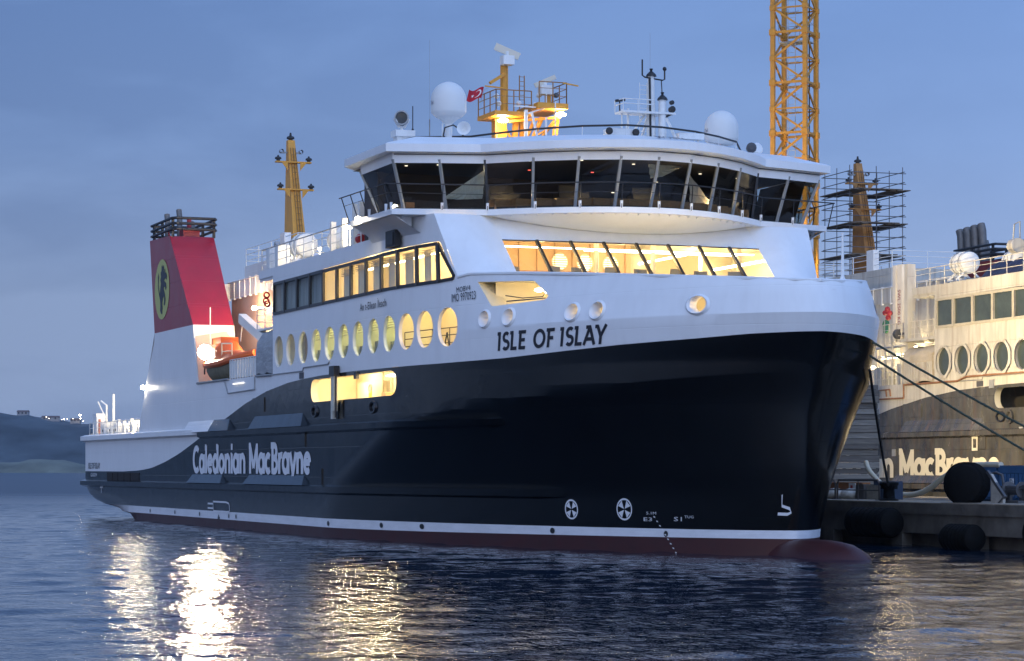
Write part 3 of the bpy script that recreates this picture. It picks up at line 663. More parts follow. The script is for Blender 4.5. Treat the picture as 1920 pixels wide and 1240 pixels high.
        mb.tube([(63.0, -7.6, 7.62), (64.2, -7.3, 7.55), (65.4, -7.2, 7.7), (67.8, -7.2, 7.65)], .06); mb.tube([(61.0, -7.3, 7.74), (67.9, -7.3, 7.78)], .04); P(mb, 'pipework', mat('cream pipe paint', (.62, .55, .38), .5, var=.2, vs=4))
        mb = MB(); mb.box(65.0, -7.35, 6.75, 65.9, -7.1, 7.35); mb.box(60.0, -7.6, 6.36, 60.7, -7.2, 6.75); P(mb, 'switch_box', mat('tan box', (.55, .38, .2), .5))
        for x in (63.2, 65.6):
            mb = MB(); mb.lathe([(0, .1), (.12, .1), (.42, 0), (.40, -.03), (0, -.05)], (x, -8.0, 7.42), n=16); P(mb, 'hanging_lamp', M_lamp, smooth=True)
        for x in (57.0, 62.0, 66.3): lamp('opening_light', 'POINT', (x, -8.35, 7.55), 300, (1, .76, .42), .1, root)
        # accommodation ladder arm hanging in front of the opening
        mb = MB(); mb.box(58.62, -9.62, 5.9, 59.05, -9.42, 7.9); mb.box(58.55, -9.6, 5.55, 58.85, -9.44, 5.95); P(mb, 'ladder_arm', mat('pale steel', (.6, .58, .5), .45, var=.2, vs=4))
        mb = MB(); mb.box(58.45, -9.66, 7.52, 59.25, -9.40, 8.0); mb.tube([(59.15, -9.55, 5.6), (59.2, -9.55, 7.6)], .05); mb.box(61.6, -9.45, 7.3, 61.95, -9.3, 7.62); P(mb, 'ladder_winch', M_frame)
    # ---------------- raked front with lounge windows
    zs = [11.0, 11.4, 12.0, 12.6, 13.2, 13.95]
    base = [(72.95, -8.05), (73.35, -7.48), (73.5, -6.8), (73.32, -6.02)]
    for sd in (-1, 1):
        mb = MB(); rings = []
        for z in zs:
            e = e_line(z); r = [(e - .02, -half(e - .02, z), z)] + [(x - (z - 11.2) * lerp(.78, 1.13, i / 3), y - (.25 * smooth(12.5, 14, z) if y < -7 else 0), z) for i, (x, y) in enumerate(base)]
            rings.append([(x, y * -sd, z) for x, y, z in r])
        mb.loft(rings, closed=False); P(mb, 'front_corner', mw, smooth=True, angle=89)
    mb = MB()
    ts = [-6.02 + 12.04 * i / 8 for i in range(9)]
    for a, b in zip(ts, ts[1:]):
        for z0, z1 in ((10.9, 11.32), (12.86, 13.4), (13.4, 13.95)): mb.poly([(front_s(z0, a), a, z0), (front_s(z0, b), b, z0), (front_s(z1, b), b, z1), (front_s(z1, a), a, z1)])
    P(mb, 'front_wall', mw, smooth=True)
    if o['lit']:
        mb = MB()
        for t in ts[1:-1]: mb.beam((front_s(11.3, t) + .01, t, 11.3), (front_s(12.87, t) + .01, t, 12.87), .12, .12)
        for z in (11.32, 12.86):
            for a, b in zip(ts, ts[1:]): mb.beam((front_s(z, a), a, z), (front_s(z, b), b, z), .05, .05)
        P(mb, 'front_mullion', M_frame)
    for a, b in zip(ts, ts[1:]):
        mb = MB(); q = lambda t, z: (front_s(z, t) - .05, t, z)
        mb.poly([q(a + .05, 11.34), q(b - .05, 11.34), q(b - .05, 12.84), q(a + .05, 12.84)]); P(mb, 'front_window', G_clear if o['lit'] else o['glass'])
    # bulge that carries the wheelhouse front
    mb = MB(); rings = []
    for j in range(5):
        k2 = j / 4; ring = []
        for i in range(25):
            k = -1 + i / 12
            z0 = 13.86 - .5 * (1 - k * k); lo = Vector((front_s(z0, 5.6 * k) + .03, 5.6 * k, z0)); hi = Vector((70.5 + 3.2 * (1 - abs(k) ** 1.9), 6.15 * k, 13.98))
            p = lo.lerp(hi, k2); p.z -= .12 * math.sin(math.pi * k2) * (1 - k * k); ring.append(p)
        rings.append(ring)
    mb.loft(rings, closed=False); P(mb, 'wheelhouse_bulge', mw, smooth=True, angle=60)
    # ---------------- wheelhouse
    half_out = [(63.9, -10.34), (69.72, -10.34)]
    bal = half_out + arcpts((70.78, 6.43), 3.27, 20) + [(69.72, 10.34), (63.9, 10.34)]
    mb = MB(); mb.prism([(x, y, 13.95) for x, y in bal + [(62.5, 9), (62.5, -9)]], (0, 0, .24)); P(mb, 'wheelhouse_deck', mw)
    mb = MB()
    for k in range(26):
        t = -6.0 + 12.0 * k / 25; s = 70.78 + 3.27 * (1 - abs(t / 6.43) ** 1.9) - .12
        mb.prism([(s, t - .02, 13.95), (s - .3, t - .02, 13.95), (s - .3, t - .02, 13.88)], (0, .04, 0))
    for y in (-10.2, 10.2):
        for s in (65, 66.3, 67.6, 68.9): mb.prism([(s - .02, y, 13.95), (s - .02, y * .9, 13.95), (s - .02, y * .9, 13.55)], (.04, 0, 0))
    for sd in (-1, 1):
        for t in (7.2, 8.1, 9.0, 9.8):
            s = 70.78 - (t - 6.43) * .27; mb.prism([(s - .1, sd * t, 13.95), (s - .6, sd * t, 13.95), (s - .6, sd * t, 13.78)], (0, .05, 0))
    P(mb, 'bracket', mw)
    # curved haunch under each wing
    for sd in (-1, 1):
        mb = MB(); rings = []
        for s in (64.0, 65.2, 66.4, 67.6, 68.8, 69.6):
            rings.append([(s, sd * (half(s, 12) - .02), 13.2), (s, sd * 9.5, 13.5), (s, sd * 9.8, 13.72), (s, sd * 10.2, 13.93)])
        mb.loft(rings, closed=False); mb.poly([rings[-1][0], rings[-1][1], rings[-1][2], rings[-1][3]]); P(mb, 'wing_haunch', mw, smooth=True, angle=50)
    bot = [(65.7, -9.5), (67.2, -9.5), (68.8, -9.49), (69.55, -7.85)] + arcpts((70.27, 6.24), 2.9, 8) + [(69.55, 7.85), (68.8, 9.49), (67.2, 9.5), (65.7, 9.5)]
    topp = [(64.7, -10.1), (66.9, -10.12), (69.3, -10.15), (69.95, -8.3)] + arcpts((70.47, 6.45), 3.6, 8) + [(69.95, 8.3), (69.3, 10.15), (66.9, 10.12), (64.7, 10.1)]
    zb_, zt = 14.30, 16.22
    mb = MB()
    for a, b, c, d in zip(bot, bot[1:], topp[1:], topp):
        qa, qb, qc, qd = [Vector((*p, z)) for p, z in ((a, zb_), (b, zb_), (c, zt), (d, zt))]
        g = MB(); g.poly([qa.lerp(qb, .02), qb.lerp(qa, .02), qc.lerp(qd, .02), qd.lerp(qc, .02)]); P(g, 'wheelhouse_window', G_dark if o['lit'] else o['glass'])
    for i, (a, d) in enumerate(zip(bot, topp)):
        if i in (1, len(bot) - 2): continue
        g = MB(); v = (Vector((*d, zt + .1)) - Vector((*a, zb_ - .1))); g.beam(Vector((*a, zb_ - .08)) + Vector((.03, 0, 0)), Vector((*d, zt + .1)) + Vector((.03, 0, 0)), .11, .12); P(g, 'mullion', M_frame if i in (4, 12) else mat('pale grey mullion', (.26, .27, .27), .4))
    mb = MB(); mb.loft([[(x, y, 14.18) for x, y in bot], [(x, y, zb_ + .04) for x, y in bot]], closed=False); P(mb, 'wheelhouse_sill', M_frame)
    mb = MB(); mb.loft([[(x + .04, y, zt - .06) for x, y in topp], [(x + .06, y * 1.003, zt + .22) for x, y in topp], [(x + .06, y * 1.003, 16.66) for x, y in topp]], closed=False); P(mb, 'window_header', mw)
    mb = MB(); mb.tube([(x + .16, y, zt + .30) for x, y in topp[2:-2]], .025, 5); P(mb, 'wiper_rail', M_frame)
    roof = [(63.8, -10.57), (69.64, -10.57)] + arcpts((70.75, 6.73), 4.05, 24) + [(69.64, 10.57), (63.8, 10.57), (62.0, 9.2), (62.0, -9.2)]
    rin = [(66 + (x - 66) * .72, y * .84) for x, y in roof]; rmid = [(66 + (x - 66) * .97, y * .985) for x, y in roof]
    mb = MB(); mb.loft([[(x, y, 16.60) for x, y in roof], [(x, y, 16.93) for x, y in roof], [(x, y, 17.0) for x, y in rmid], [(x, y, 17.42) for x, y in rin]]); mb.poly([(x, y, 17.42) for x, y in rin]); mb.poly([(x, y, 16.60) for x, y in roof]); P(mb, 'wheelhouse_roof', mw, smooth=True, angle=15)
    mb = MB(); mb.box(61.8, -9.0, 13.4, 63.2, 9.0, 16.6); mb.box(63.2, -9.2, 14.2, 64.3, -8.9, 16.4); mb.box(63.0, 8.9, 14.2, 64.3, 9.6, 16.45); mb.poly([(64.3, 9.2, 14.2), (68.6, 9.2, 14.2), (68.9, 9.75, 16.4), (64.3, 9.75, 16.4)]); P(mb, 'wheelhouse_wall_and_blind', mw if not o['lit'] else mat('dark lining', (.05, .04, .035), .6))  # the port sheet is an added blind hiding the bright sky beyond
    if o['lit']:
        mb = MB(); mb.poly([(63.2, -9.4, 14.2), (68.7, -9.4, 14.2), (70.2, -6.2, 14.2), (72.9, -2, 14.2), (72.9, 2, 14.2), (70.2, 6.2, 14.2), (68.7, 9.4, 14.2), (63.2, 9.4, 14.2)]); P(mb, 'wheelhouse_floor', mat('dark carpet', (.02, .02, .022), .9))
        mb = MB(); mb.poly([(63.2, -10.0, 16.5), (69.2, -10.0, 16.5), (70.3, -6.4, 16.5), (73.8, -2, 16.5), (73.8, 2, 16.5), (70.3, 6.4, 16.5), (69.2, 10, 16.5), (63.2, 10, 16.5)]); P(mb, 'wheelhouse_ceiling', mat('dark ceiling', (.03, .03, .032), .7))
        mb = MB(); inn = arcpts((69.9, 6.0), 2.75, 16)
        for a, b in zip(inn, inn[1:]): mb.box(min(a[0], b[0]) - .3, a[1], 14.2, max(a[0], b[0]), b[1], 14.68)
        mb.box(66.0, -9.3, 14.2, 68.5, -8.9, 14.62); P(mb, 'wooden_sill', mat('oak console', (.40, .20, .07), .5, var=.25, vs=2, stretch=(1, 3, 6)))
        for a in (-5, -2.2, 1.2, 4.4):
            mb = MB(); s = 68.0 + 2.2 * (1 - (a / 6.5) ** 2); mb.box(s - .5, a - .7, 14.2, s + .2, a + .7, 15.15); mb.box(s - .3, a - .55, 15.15, s - .2, a + .55, 15.5); P(mb, 'console', M_blk)
        for i, (s, t, z, c) in enumerate(((66.5, -8.6, 16.42, 0), (67.3, -7.4, 16.42, 0), (70, -4.2, 16.42, 0), (70.2, -4.3, 16.0, 1), (71, -2.2, 16.42, 0), (71.2, -1.8, 15.9, 1), (70.6, .4, 16.42, 0), (70.2, 2.3, 16.42, 0), (68.5, 4.6, 16.42, 0), (68, -6.6, 15.0, 0), (70.2, -.4, 15.2, 0), (67.6, 6.9, 16.42, 0), (69.7, 1.9, 15.8, 0))):
            mb = MB(); mb.lathe([(0, 0), (.07, 0), (.07, .025), (0, .025)], (s, t, z), n=8); P(mb, 'ceiling_light', M_spotl if not c else lampmat('red indicator', (1, .08, .05), 3))
        for q in ((70.4, -4.6, 14.95), (71.9, -1.2, 14.95), (72.0, 1.4, 14.95), (70.8, 4.2, 14.95), (68.9, -7.6, 14.9)): lamp('console_light', 'POINT', q, 70, (1, .66, .3), .06, root)
        cloth = mat('white pane patch', (.72, .72, .66), .9, var=.12, vs=3, stretch=(1, 6, 1))  # added white sheets for the reflection-like patches in the panes
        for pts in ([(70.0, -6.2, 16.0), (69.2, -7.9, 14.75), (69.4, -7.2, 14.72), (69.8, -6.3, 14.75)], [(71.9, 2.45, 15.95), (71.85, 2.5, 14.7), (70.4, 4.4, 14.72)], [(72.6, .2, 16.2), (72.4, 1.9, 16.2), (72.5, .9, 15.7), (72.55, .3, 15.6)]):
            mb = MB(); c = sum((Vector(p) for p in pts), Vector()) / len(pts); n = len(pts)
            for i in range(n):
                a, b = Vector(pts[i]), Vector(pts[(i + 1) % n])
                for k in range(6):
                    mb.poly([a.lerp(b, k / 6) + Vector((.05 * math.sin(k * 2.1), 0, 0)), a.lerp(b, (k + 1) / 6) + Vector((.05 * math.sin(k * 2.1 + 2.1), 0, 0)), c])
            P(mb, 'pane_patch', cloth)
        lamp('wheelhouse_light', 'POINT', (69.2, -6.9, 16.0), 16, (1, .85, .6), .1, root); lamp('wheelhouse_light', 'POINT', (71.5, 2.4, 15.9), 16, (1, .85, .6), .1, root)
    # dark guard rail around the wheelhouse gallery
    rp = [(64.0, -10.42), (69.7, -10.42)] + arcpts((70.82, 6.45), 3.28, 16) + [(69.7, 10.42), (64.0, 10.42)]
    mb = MB()
    mb.tube([(rp[0][0] - .4, -10.75, 15.22), (69.85, -10.66, 15.22)] + [(x + .14, y, 15.2) for x, y in rp[2:-2]] + [(69.85, 10.66, 15.22), (63.6, 10.75, 15.22)], .028, 5)
    mb.tube([(63.8, -10.62, 14.85), (69.8, -10.55, 14.85)] + [(x + .08, y, 14.8) for x, y in rp[2:-2]], .013, 4)
    for x, y in ((64.0, 10.42), (65.3, 10.42), (66.7, 10.42), (68.2, 10.42), (69.7, 10.42)):
        for sd in (-1, 1): mb.beam((x, sd * y, 14.15), (x - .25 * (x < 69), sd * (y + .27), 15.22), .05, .03)
    for x, y in rp[2:-2:2] + [(70.3, -8.3), (70.3, 8.3)]: mb.beam((x, y, 14.15), (x + .14, y, 15.2), .035, .03)
    P(mb, 'guard_rail', M_blk)
    mb = MB()
    for x, y in rp[2:-2:2] + [(70.3, -8.3), (70.3, 8.3), (69.0, -10.36), (69.7, -10.36), (66.7, -10.36)]: mb.prism([(x + .0, y - .05, 14.1), (x + .06, y - .05, 14.45), (x - .04, y - .05, 14.45)], (0, .1, 0))
    P(mb, 'rail_socket', mw)
    # ---------------- funnel
    f = o['funnel']; Y0, Y1t, Y1b = f * 9.35, f * 6.66, f * 6.95
    mb = MB(); mb.poly([(21.16, Y0, 11.46), (30.9, Y0, 11.46), (25.1, Y0, 17.05), (19.87, Y0, 17.2)]); mb.poly([(30.9, Y0, 11.46), (30.9, Y1b, 11.46), (25.1, Y1t, 17.05), (25.1, Y0, 17.05)]); mb.poly([(21.16, Y1b, 11.46), (30.9, Y1b, 11.46), (25.1, Y1t, 17.05), (19.87, Y1t, 17.2)]); mb.poly([(21.16, Y0, 11.46), (21.16, Y1b, 11.46), (19.87, Y1t, 17.2), (19.87, Y0, 17.2)])
    fu = P(mb, 'funnel', o['fred'])
    mb = MB(); mb.poly([(30.9, Y0, 11.46), (30.9, Y1b, 11.46), (31.9, Y1b, 8.05), (31.9, Y0, 8.05)]); mb.poly([(21.16, Y1b, 11.46), (30.9, Y1b, 11.46), (31.9, Y1b, 5.15), (16.75, Y1b, 5.15)]); mb.poly([(21.16, Y0, 11.46), (21.16, Y1b, 11.46), (18.55, Y1b, 8), (18.55, Y0, 8)]); mb.poly([(18.55, Y0, 8), (18.55, Y1b, 8), (16.75, Y1b, 5.15), (16.75, Y0, 5.15)])
    P(mb, 'funnel_casing', mw)
    mb = MB(); mb.poly([(19.9, Y0 - f * .03, 17.19), (25.1, Y0 - f * .03, 17.04), (25.1, Y1t, 17.04), (19.9, Y1t, 17.19)]); mb.build('funnel_top', o['fred'], fu)
    mb = MB(); ym = (Y0 + Y1t) / 2
    for z in (17.45, 17.78, 18.1):
        mb.tube([(19.9, Y0 - f * .1, z), (25.2, Y0 - f * .1, z), (25.5, Y0 - f * .3, z), (25.5, Y1t, z), (25.2, Y1t - f * .1, z), (19.9, Y1t - f * .1, z), (19.9, Y0 - f * .1, z)], .085, 6)
    for x, y in ((20.2, Y0 - f * .2), (22.4, Y0 - f * .2), (25.1, Y0 - f * .2), (25.1, Y1t), (22.4, Y1t), (20.2, Y1t)): mb.beam((x, y, 17.0), (x, y, 18.15), .16, .12)
    mb.build('funnel_ring', M_blk, fu)
    mb = MB()
    for x, y, h in ((21.0, f * 8.5, 18.75), (21.6, f * 7.9, 19.0), (22.4, f * 7.3, 18.2)): mb.tube([(x, y, 17), (x, y, h - .5), (x - .2, y, h)], .17, 10)
    if not o['lit']:
        for k in range(4): mb.tube([(20.2 + k * .55, f * 7.0 + .25 * k, 17), (20.0 + k * .55, f * 7.0 + .25 * k, 19.1 + .1 * k), (19.8 + k * .55, f * 7 + .25 * k, 19.5 + .1 * k)], .27, 10)
    mb.build('exhaust_pipe', mat('scorched exhaust steel', (.16, .155, .15), .55, metal=.4, var=.3, vs=3), fu, smooth=True)
    if o['lit']:
        mb = MB(); mb.box(23.6, -8.4, 17.1, 24.6, -7.4, 17.55); mb.tube([(23.4, -9.0, 17.1), (23.4, -9.0, 17.5), (24.9, -9.0, 17.5), (24.9, -7, 17.5)], .05); mb.tube([(24.0, -7.9, 17.1), (24.0, -7.9, 18.3)], .14, 8); mb.build('funnel_vent', o['fred'], fu)
        # emblem: lion on a yellow disc
        mb = MB(); c = (23.2, 14.0); mb.add([(x, -9.37, z) for x, z in ellipse(*c, 1.9, 1.80, 48)], [tuple(range(48))]); ds = mb.build('emblem_disc', mat('pale yellow emblem', (.50, .50, .16), .5), fu)
        lion = [(-.20, -1.45), (.12, -1.48), (.10, -1.30), (.22, -1.15), (.12, -.85), (.30, -.55), (.62, -.45), (.60, -.75), (.50, -.98), (.78, -1.0), (.95, -.72), (.85, -.35), (.60, -.12), (.50, .12), (.85, .10), (1.0, -.12), (1.22, .02), (1.12, .30), (.80, .42), (.62, .50), (.95, .62), (1.22, .48), (1.32, .72), (1.08, .98), (.80, .92), (.92, 1.12), (.72, 1.20), (.62, 1.02), (.48, 1.05), (.62, 1.28), (.42, 1.42), (.22, 1.32), (.12, 1.48), (-.05, 1.36), (-.08, 1.12), (-.28, 1.0), (-.22, .78), (-.34, .58), (-.24, .35), (-.38, .05), (-.48, -.25), (-.66, -.02), (-.82, .35), (-.72, .80), (-.82, 1.05), (-.98, .80), (-.98, .30), (-.82, -.10), (-.55, -.48), (-.42, -.62), (-.36, -.95), (-.42, -1.25)]
        vs, fs = plate([(p[0] * 1.0, p[1]) for p in lion], []); mb = MB(); mb.add([(c[0] + v.x * 1.02, -9.385, c[1] + v.y) for v in vs], fs); mb.build('lion_emblem', M_text, ds, fixn=False)
    # ---------------- aft mast
    if o['mast']:
        mb = MB(); mb.loft([[(18.6 - .35 * k, -.58 + .36 * k, 11.7 + 12.3 * k), (22.2 - 3.55 * k, -.58 + .36 * k, 11.7 + 12.3 * k), (22.2 - 3.55 * k, .58 - .36 * k, 11.7 + 12.3 * k), (18.6 - .35 * k, .58 - .36 * k, 11.7 + 12.3 * k)] for k in (0, .25, .5, .75, 1)], cap=True); am = P(mb, 'aft_mast', M_yel if o['lit'] else mat('aged ochre mast paint', (.42, .20, .05), .6, var=.3, vs=1.2))
        for z, w in ((22.5, 1.15), (20.72, 1.15)):
            mb = MB(); s1 = 22.2 - 3.5 * (z - 11.7) / 12.3
            mb.prism([(s1 + .12, -w, z), (s1 + .12, w, z), (s1 - .25, w, z), (s1 - .25, -w, z)], (0, 0, .09)); mb.prism([(s1 + .1, -.4, z), (s1 + .1, -w * .7, z), (s1 + .1, -.4, z - .5)], (.05, 0, 0)); mb.prism([(s1 + .1, .4, z), (s1 + .1, w * .7, z), (s1 + .1, .4, z - .5)], (.05, 0, 0)); mb.build('crosstree', am.data.materials[0], am)
            for y in (-w + .15, w - .15):
                mb = MB(); mb.lathe([(.0, .38), (.05, .36), (.07, .28), (.2, .22), (.22, .12), (.12, .1), (.12, 0)], (s1, y, z + .09), n=10); mb.build('mast_light', M_blk, am)
        mb = MB(); mb.lathe([(0, .5), (.06, .48), (.08, .3), (.24, .22), (.26, .1), (.14, .08), (.14, 0)], (18.45, 0, 24.0), n=10); mb.build('mast_light', M_blk, am)
        for y in (-.85, .85):
            mb = MB(); mb.beam((18.6, y * .3, 23.2), (18.6, y * .75, 23.2), .1); mb.lathe([(.13, -.15), (.13, .15)], (18.6, y * .75, 23.28), (1, 0, 0), 10); mb.build('mast_lamp', M_grey, am)
        mb = MB()
        for y in (-.1, .22): mb.tube([(22.3, y, 11.7), (18.85, y - .02, 23.5)], .022, 4)
        for k in range(30): z = 12 + k * .38; s1 = 22.3 - 3.37 * (z - 11.7) / 11.8; mb.tube([(s1 + .02, -.1, z), (s1 + .02, .22, z)], .016, 4)
        mb.tube([(22.3, .06, 11.7), (18.85, .05, 23.5)], .03, 4); mb.build('mast_ladder', mat('dark ochre', (.22, .11, .03), .6), am)
# ------------------------------------------------------------------ ferry in front
opt1 = dict(lit=True, white=M_white, black=M_black, red=M_red, band=M_band, house=mat('warm lit white deckhouse', (.66, .44, .34), .5, var=.08, vs=2), fred=M_fred, funnel=-1, mast=True, glass=G_clear)  # the deckhouse is white; its pink is warm lamp light in the colour
ferry = thing('ferry', 'black and white car ferry with red funnel and lit lounge windows, moored in front', 'ferry')
build_ferry(ferry, opt1)
FP = lambda mb, name, m, par=None, **k: mb.build(name, m, par or ferry, **k)
def rail_run(pts, h, m, nm='railing', step=1.6, rails=(.35, .7, 1.0), dark=None, par=None):
    mb = MB(); pts = [Vector(p) for p in pts]
    for a, b in zip(pts, pts[1:]):
        n = max(1, round((b - a).length / step))
        for i in range(n + 1):
            p = a.lerp(b, i / n); mb.tube([p, p + Vector((0, 0, h))], .03, 5)
        for r in rails[:-1]: mb.tube([a + Vector((0, 0, h * r)), b + Vector((0, 0, h * r))], .018, 4)
        if not dark: mb.tube([a + Vector((0, 0, h)), b + Vector((0, 0, h))], .028, 5)
    o = mb.build(nm, m, par or ferry)
    if dark:
        mb = MB(); mb.tube([p + Vector((0, 0, h)) for p in pts], .03, 5); mb.build('handrail', dark, o)
    return o
# top deck
rail_run([(45.2, 5, 13.4), (45.2, -9.22, 13.4), (62.0, -9.22, 13.42)], 1.1, M_white2, dark=M_grey)
for x, y, w in ((46.0, -8.9, .62), (47.6, -8.9, .62)):
    mb = MB(); mb.box(x, y - .3, 13.42, x + w, y + .3, 14.55); mb.box(x + .04, y - .33, 13.5, x + w - .04, y - .3, 14.48); FP(mb, 'deck_locker', M_white2)
mb = MB()
for x in (56.6, 58.4, 60.1, 61.0): mb.box(x, -9.05, 13.42, x + .22, -8.8, 14.9 if x < 60 else 15.4)
mb.box(59.0, -8.2, 13.42, 59.9, -7.4, 14.4); mb.box(61.6, -8.0, 13.42, 62.6, -6.4, 15.6); mb.tube([(60.5, -8.6, 13.4), (60.5, -8.6, 15.3)], .1); mb.tube([(62.0, -8.9, 13.4), (62.0, -8.9, 15.6)], .09)
FP(mb, 'deck_fitting', M_white2)
mb = MB(); mb.lathe([(0, -.2), (.2, -.2), (.24, 0), (.2, .2), (0, .2)], (61.2, -9.0, 13.7), (1, 0, 0), 12); FP(mb, 'fire_hose_box', mat('red fire box', (.5, .03, .03), .4))
mb = MB(); mb.box(61.7, -8.05, 14.6, 61.72, -7.6, 14.2); mb.box(63.0, -9.2, 13.42, 66.0, -9.0, 13.9); FP(mb, 'deck_fitting', M_cream)
for q, e in (((45.6, -7.2, 14.3), 180), ((49.6, -8.6, 14.2), 90), ((55.0, -8.7, 13.85), 70), ((58.9, -8.4, 14.55), 120), ((63.0, -8.6, 13.8), 110), ((61, -5, 15.2), 160)):
    lamp('top_deck_light', 'POINT', q, e, (1, .76, .42), .07, ferry)
for q in ((55.0, -9.05, 13.78), (58.9, -8.75, 14.45), (62.6, -8.9, 13.95)):
    mb = MB(); mb.lathe([(0, -.09), (.09, -.05), (.11, 0), (.09, .05), (0, .09)], q, n=10); mb.tube([q, (q[0] - .05, q[1], 13.42)], .025, 5); FP(mb, 'deck_lamp', lampmat('deck bulb', (1, .85, .58), 25))
mb = MB(); mb.lathe([(0, -.10), (.12, -.05), (.14, .0), (.1, .07), (0, .1)], (65.3, -10.42, 14.18), n=10); FP(mb, 'wing_lamp', M_flood); lamp('wing_light', 'SPOT', (65.1, -10.5, 14.1), 90, (1, .86, .55), .08, ferry, (62, -9.0, 12.5), 150)
mb = MB(); mb.box(66.7, -9.62, 12.78, 67.95, -9.36, 13.5); mb.box(66.85, -9.66, 12.88, 67.8, -9.62, 13.4); FP(mb, 'loudspeaker', M_blk)
# life rafts (lashed in cradles, stand on the deck)
def life_raft(par, c, label, rz=0.0, tilt=0):
    t = thing('life_raft', label, 'life raft', c, rz, 'life raft canisters on the ferries')
    if par is not None: t.parent = par
    mb = MB(); mb.lathe([(0, -.80), (.45, -.80), (.58, -.70), (.60, -.5), (.60, -.06), (.64, -.06), (.64, .06), (.60, .06), (.60, .5), (.58, .70), (.45, .80), (0, .80)], (0, 0, 0), (1, 0, 0), 28); mb.build('canister', mat('white canister', (.76, .76, .72), .4, var=.06), t, smooth=True)
    mb = MB()
    for x in (-.4, .4): mb.lathe([(.61, -.03), (.625, -.03), (.625, .03), (.61, .03)], (x, 0, 0), (1, 0, 0), 28)
    mb.build('strap', M_grey, t)
    mb = MB()
    for x in (-.5, .5): mb.beam((x, -.75, -.95), (x, -.3, -.55), .10); mb.beam((x, .75, -.95), (x, .3, -.55), .10); mb.beam((x, -.75, -.98), (x, .75, -.98), .10)
    mb.beam((-.5, .3, -.98), (.5, .3, -.98), .1); mb.beam((-.5, -.55, -1.2), (-.5, -.55, -.9), .12); mb.beam((.5, -.55, -1.2), (.5, -.55, -.9), .12); mb.beam((-.5, .55, -1.2), (-.5, .55, -.9), .12); mb.beam((.5, .55, -1.2), (.5, .55, -.9), .12); mb.build('cradle', M_white2, t)
    return t
life_raft(None, (47.2, -7.6, 14.62), 'white life raft canister nearest the stern on the upper deck of the black ferry')
life_raft(None, (49.0, -6.1, 14.85), 'white life raft canister behind another, beside the tall post on the black ferry')
mb = MB(); mb.box(47.0, -8.1, 13.4, 49.4, -5.4, 13.66); FP(mb, 'raft_platform', M_white2)
mb = MB(); mb.beam((45.9, -8.4, 13.4), (44.9, -8.3, 14.8), .14); mb.beam((44.7, -8.3, 14.95), (45.2, -8.3, 14.55), .25); FP(mb, 'raft_davit', M_grey)
# roof equipment
for y in (-6.64, 6.64):
    mb = MB(); n = 8
    dz = -.05 if y < 0 else -.60
    mb.lathe([(0, 18.68), (.55, 18.68), (.75, 18.86), (.78, 18.95), (.78, 19.45)] + [(.78 * math.cos(R(90 * i / n)), 19.45 + .80 * math.sin(R(90 * i / n))) for i in range(1, n + 1)], (66.5, y, dz), n=32); rd = FP(mb, 'radome', mat('radome plastic', (.70, .70, .68), .45), smooth=True)
    mb = MB(); mb.tube([(66.5, y, 17.3), (66.5, y, 18.7)], .16, 12); mb.tube([(66.5, y - .28, 17.4), (66.5, y - .28, 18.35), (66.5, y, 18.4)], .035, 5); mb.lathe([(.16, 18.35), (.5, 18.64)], (66.5, y, 0), n=16); mb.build('pedestal', M_white2, rd)
    fr_ = lambda u, v, y=y: (66.5 + .79 * math.cos(R(-128 + 50 * u)), y + .79 * math.sin(R(-128 + 50 * u)), 19.16 + .17 * v + (.0 if y < 0 else -.55))
    text_on('Sea Tel', fr_, 'lettering', mat('navy lettering', (.02, .03, .10), .5), rd)
mb = MB(); mb.lathe([(.0, -.28), (.26, -.26), (.31, -.1), (.31, .22), (.33, .25), (.27, .25), (.25, .05), (0, .0)], (64.7, -8.2, 18.75), (.93, -.36, .05), 20); sl = FP(mb, 'searchlight', M_grey, smooth=True)
mb = MB(); mb.lathe([(.0, .08), (.26, .10)], (64.7, -8.2, 18.75), (.93, -.36, .05), 20); mb.build('lens', mat('dark lens', (.01, .012, .014), .1), sl)
mb = MB(); mb.beam((64.7, -8.55, 18.75), (64.7, -8.3, 18.35), .08, .12); mb.beam((64.7, -7.85, 18.75), (64.7, -8.1, 18.35), .08, .12); mb.tube([(64.7, -8.2, 17.95), (64.7, -8.2, 18.4)], .07, 8); mb.box(64.35, -8.6, 17.92, 65.1, -7.7, 18.2); mb.box(64.4, -8.5, 17.2, 65.0, -7.9, 17.95); mb.build('yoke', M_white2, sl)
mb = MB(); mb.tube([(64.9, -7.75, 17.5), (64.9, -7.75, 19.3)], .022, 5); mb.tube([(64.9, -7.75, 18.0), (64.9, -7.75, 18.3)], .05, 6); FP(mb, 'whip_antenna', M_blk)
mb = MB(); mb.tube([(65.3, -7.1, 17.4), (65.3, -7.1, 18.7)], .03, 5); mb.tube([(65.3, -7.1, 18.7), (65.3, -7.1, 22.2)], .006, 4); FP(mb, 'whip_antenna', M_grey)
mb = MB(); mb.lathe([(.05, -.35), (.06, -.1), (.12, .05), (.27, .25), (.30, .27), (.25, .24), (.09, .02), (0, 0)], (67.7, -6.35, 17.98), (.9, -.42, .05), 18); hn = FP(mb, 'horn', M_white2, smooth=True)
mb = MB(); mb.tube([(67.4, -6.3, 17.3), (67.4, -6.3, 18)], .05, 6); mb.tube([(66.7, -7.0, 17.6), (66.75, -6.9, 18.15), (67.0, -6.6, 18.25), (67.35, -6.3, 17.95)], .035, 6); mb.build('bracket', M_blk, hn)
mb = MB(); rail = [(64.0, -8.6, 17.72), (65.9, -8.0, 17.78), (66.9, -5.75, 17.80), (67.9, -4.9, 17.86), (69.3, -3.6, 17.93), (70.6, -2.0, 17.97), (71.4, -.3, 17.99), (71.4, 1.4, 17.98), (70.9, 3.2, 17.95), (70.0, 4.8, 17.92), (68.9, 6.2, 17.9), (67.9, 7.0, 17.5)]
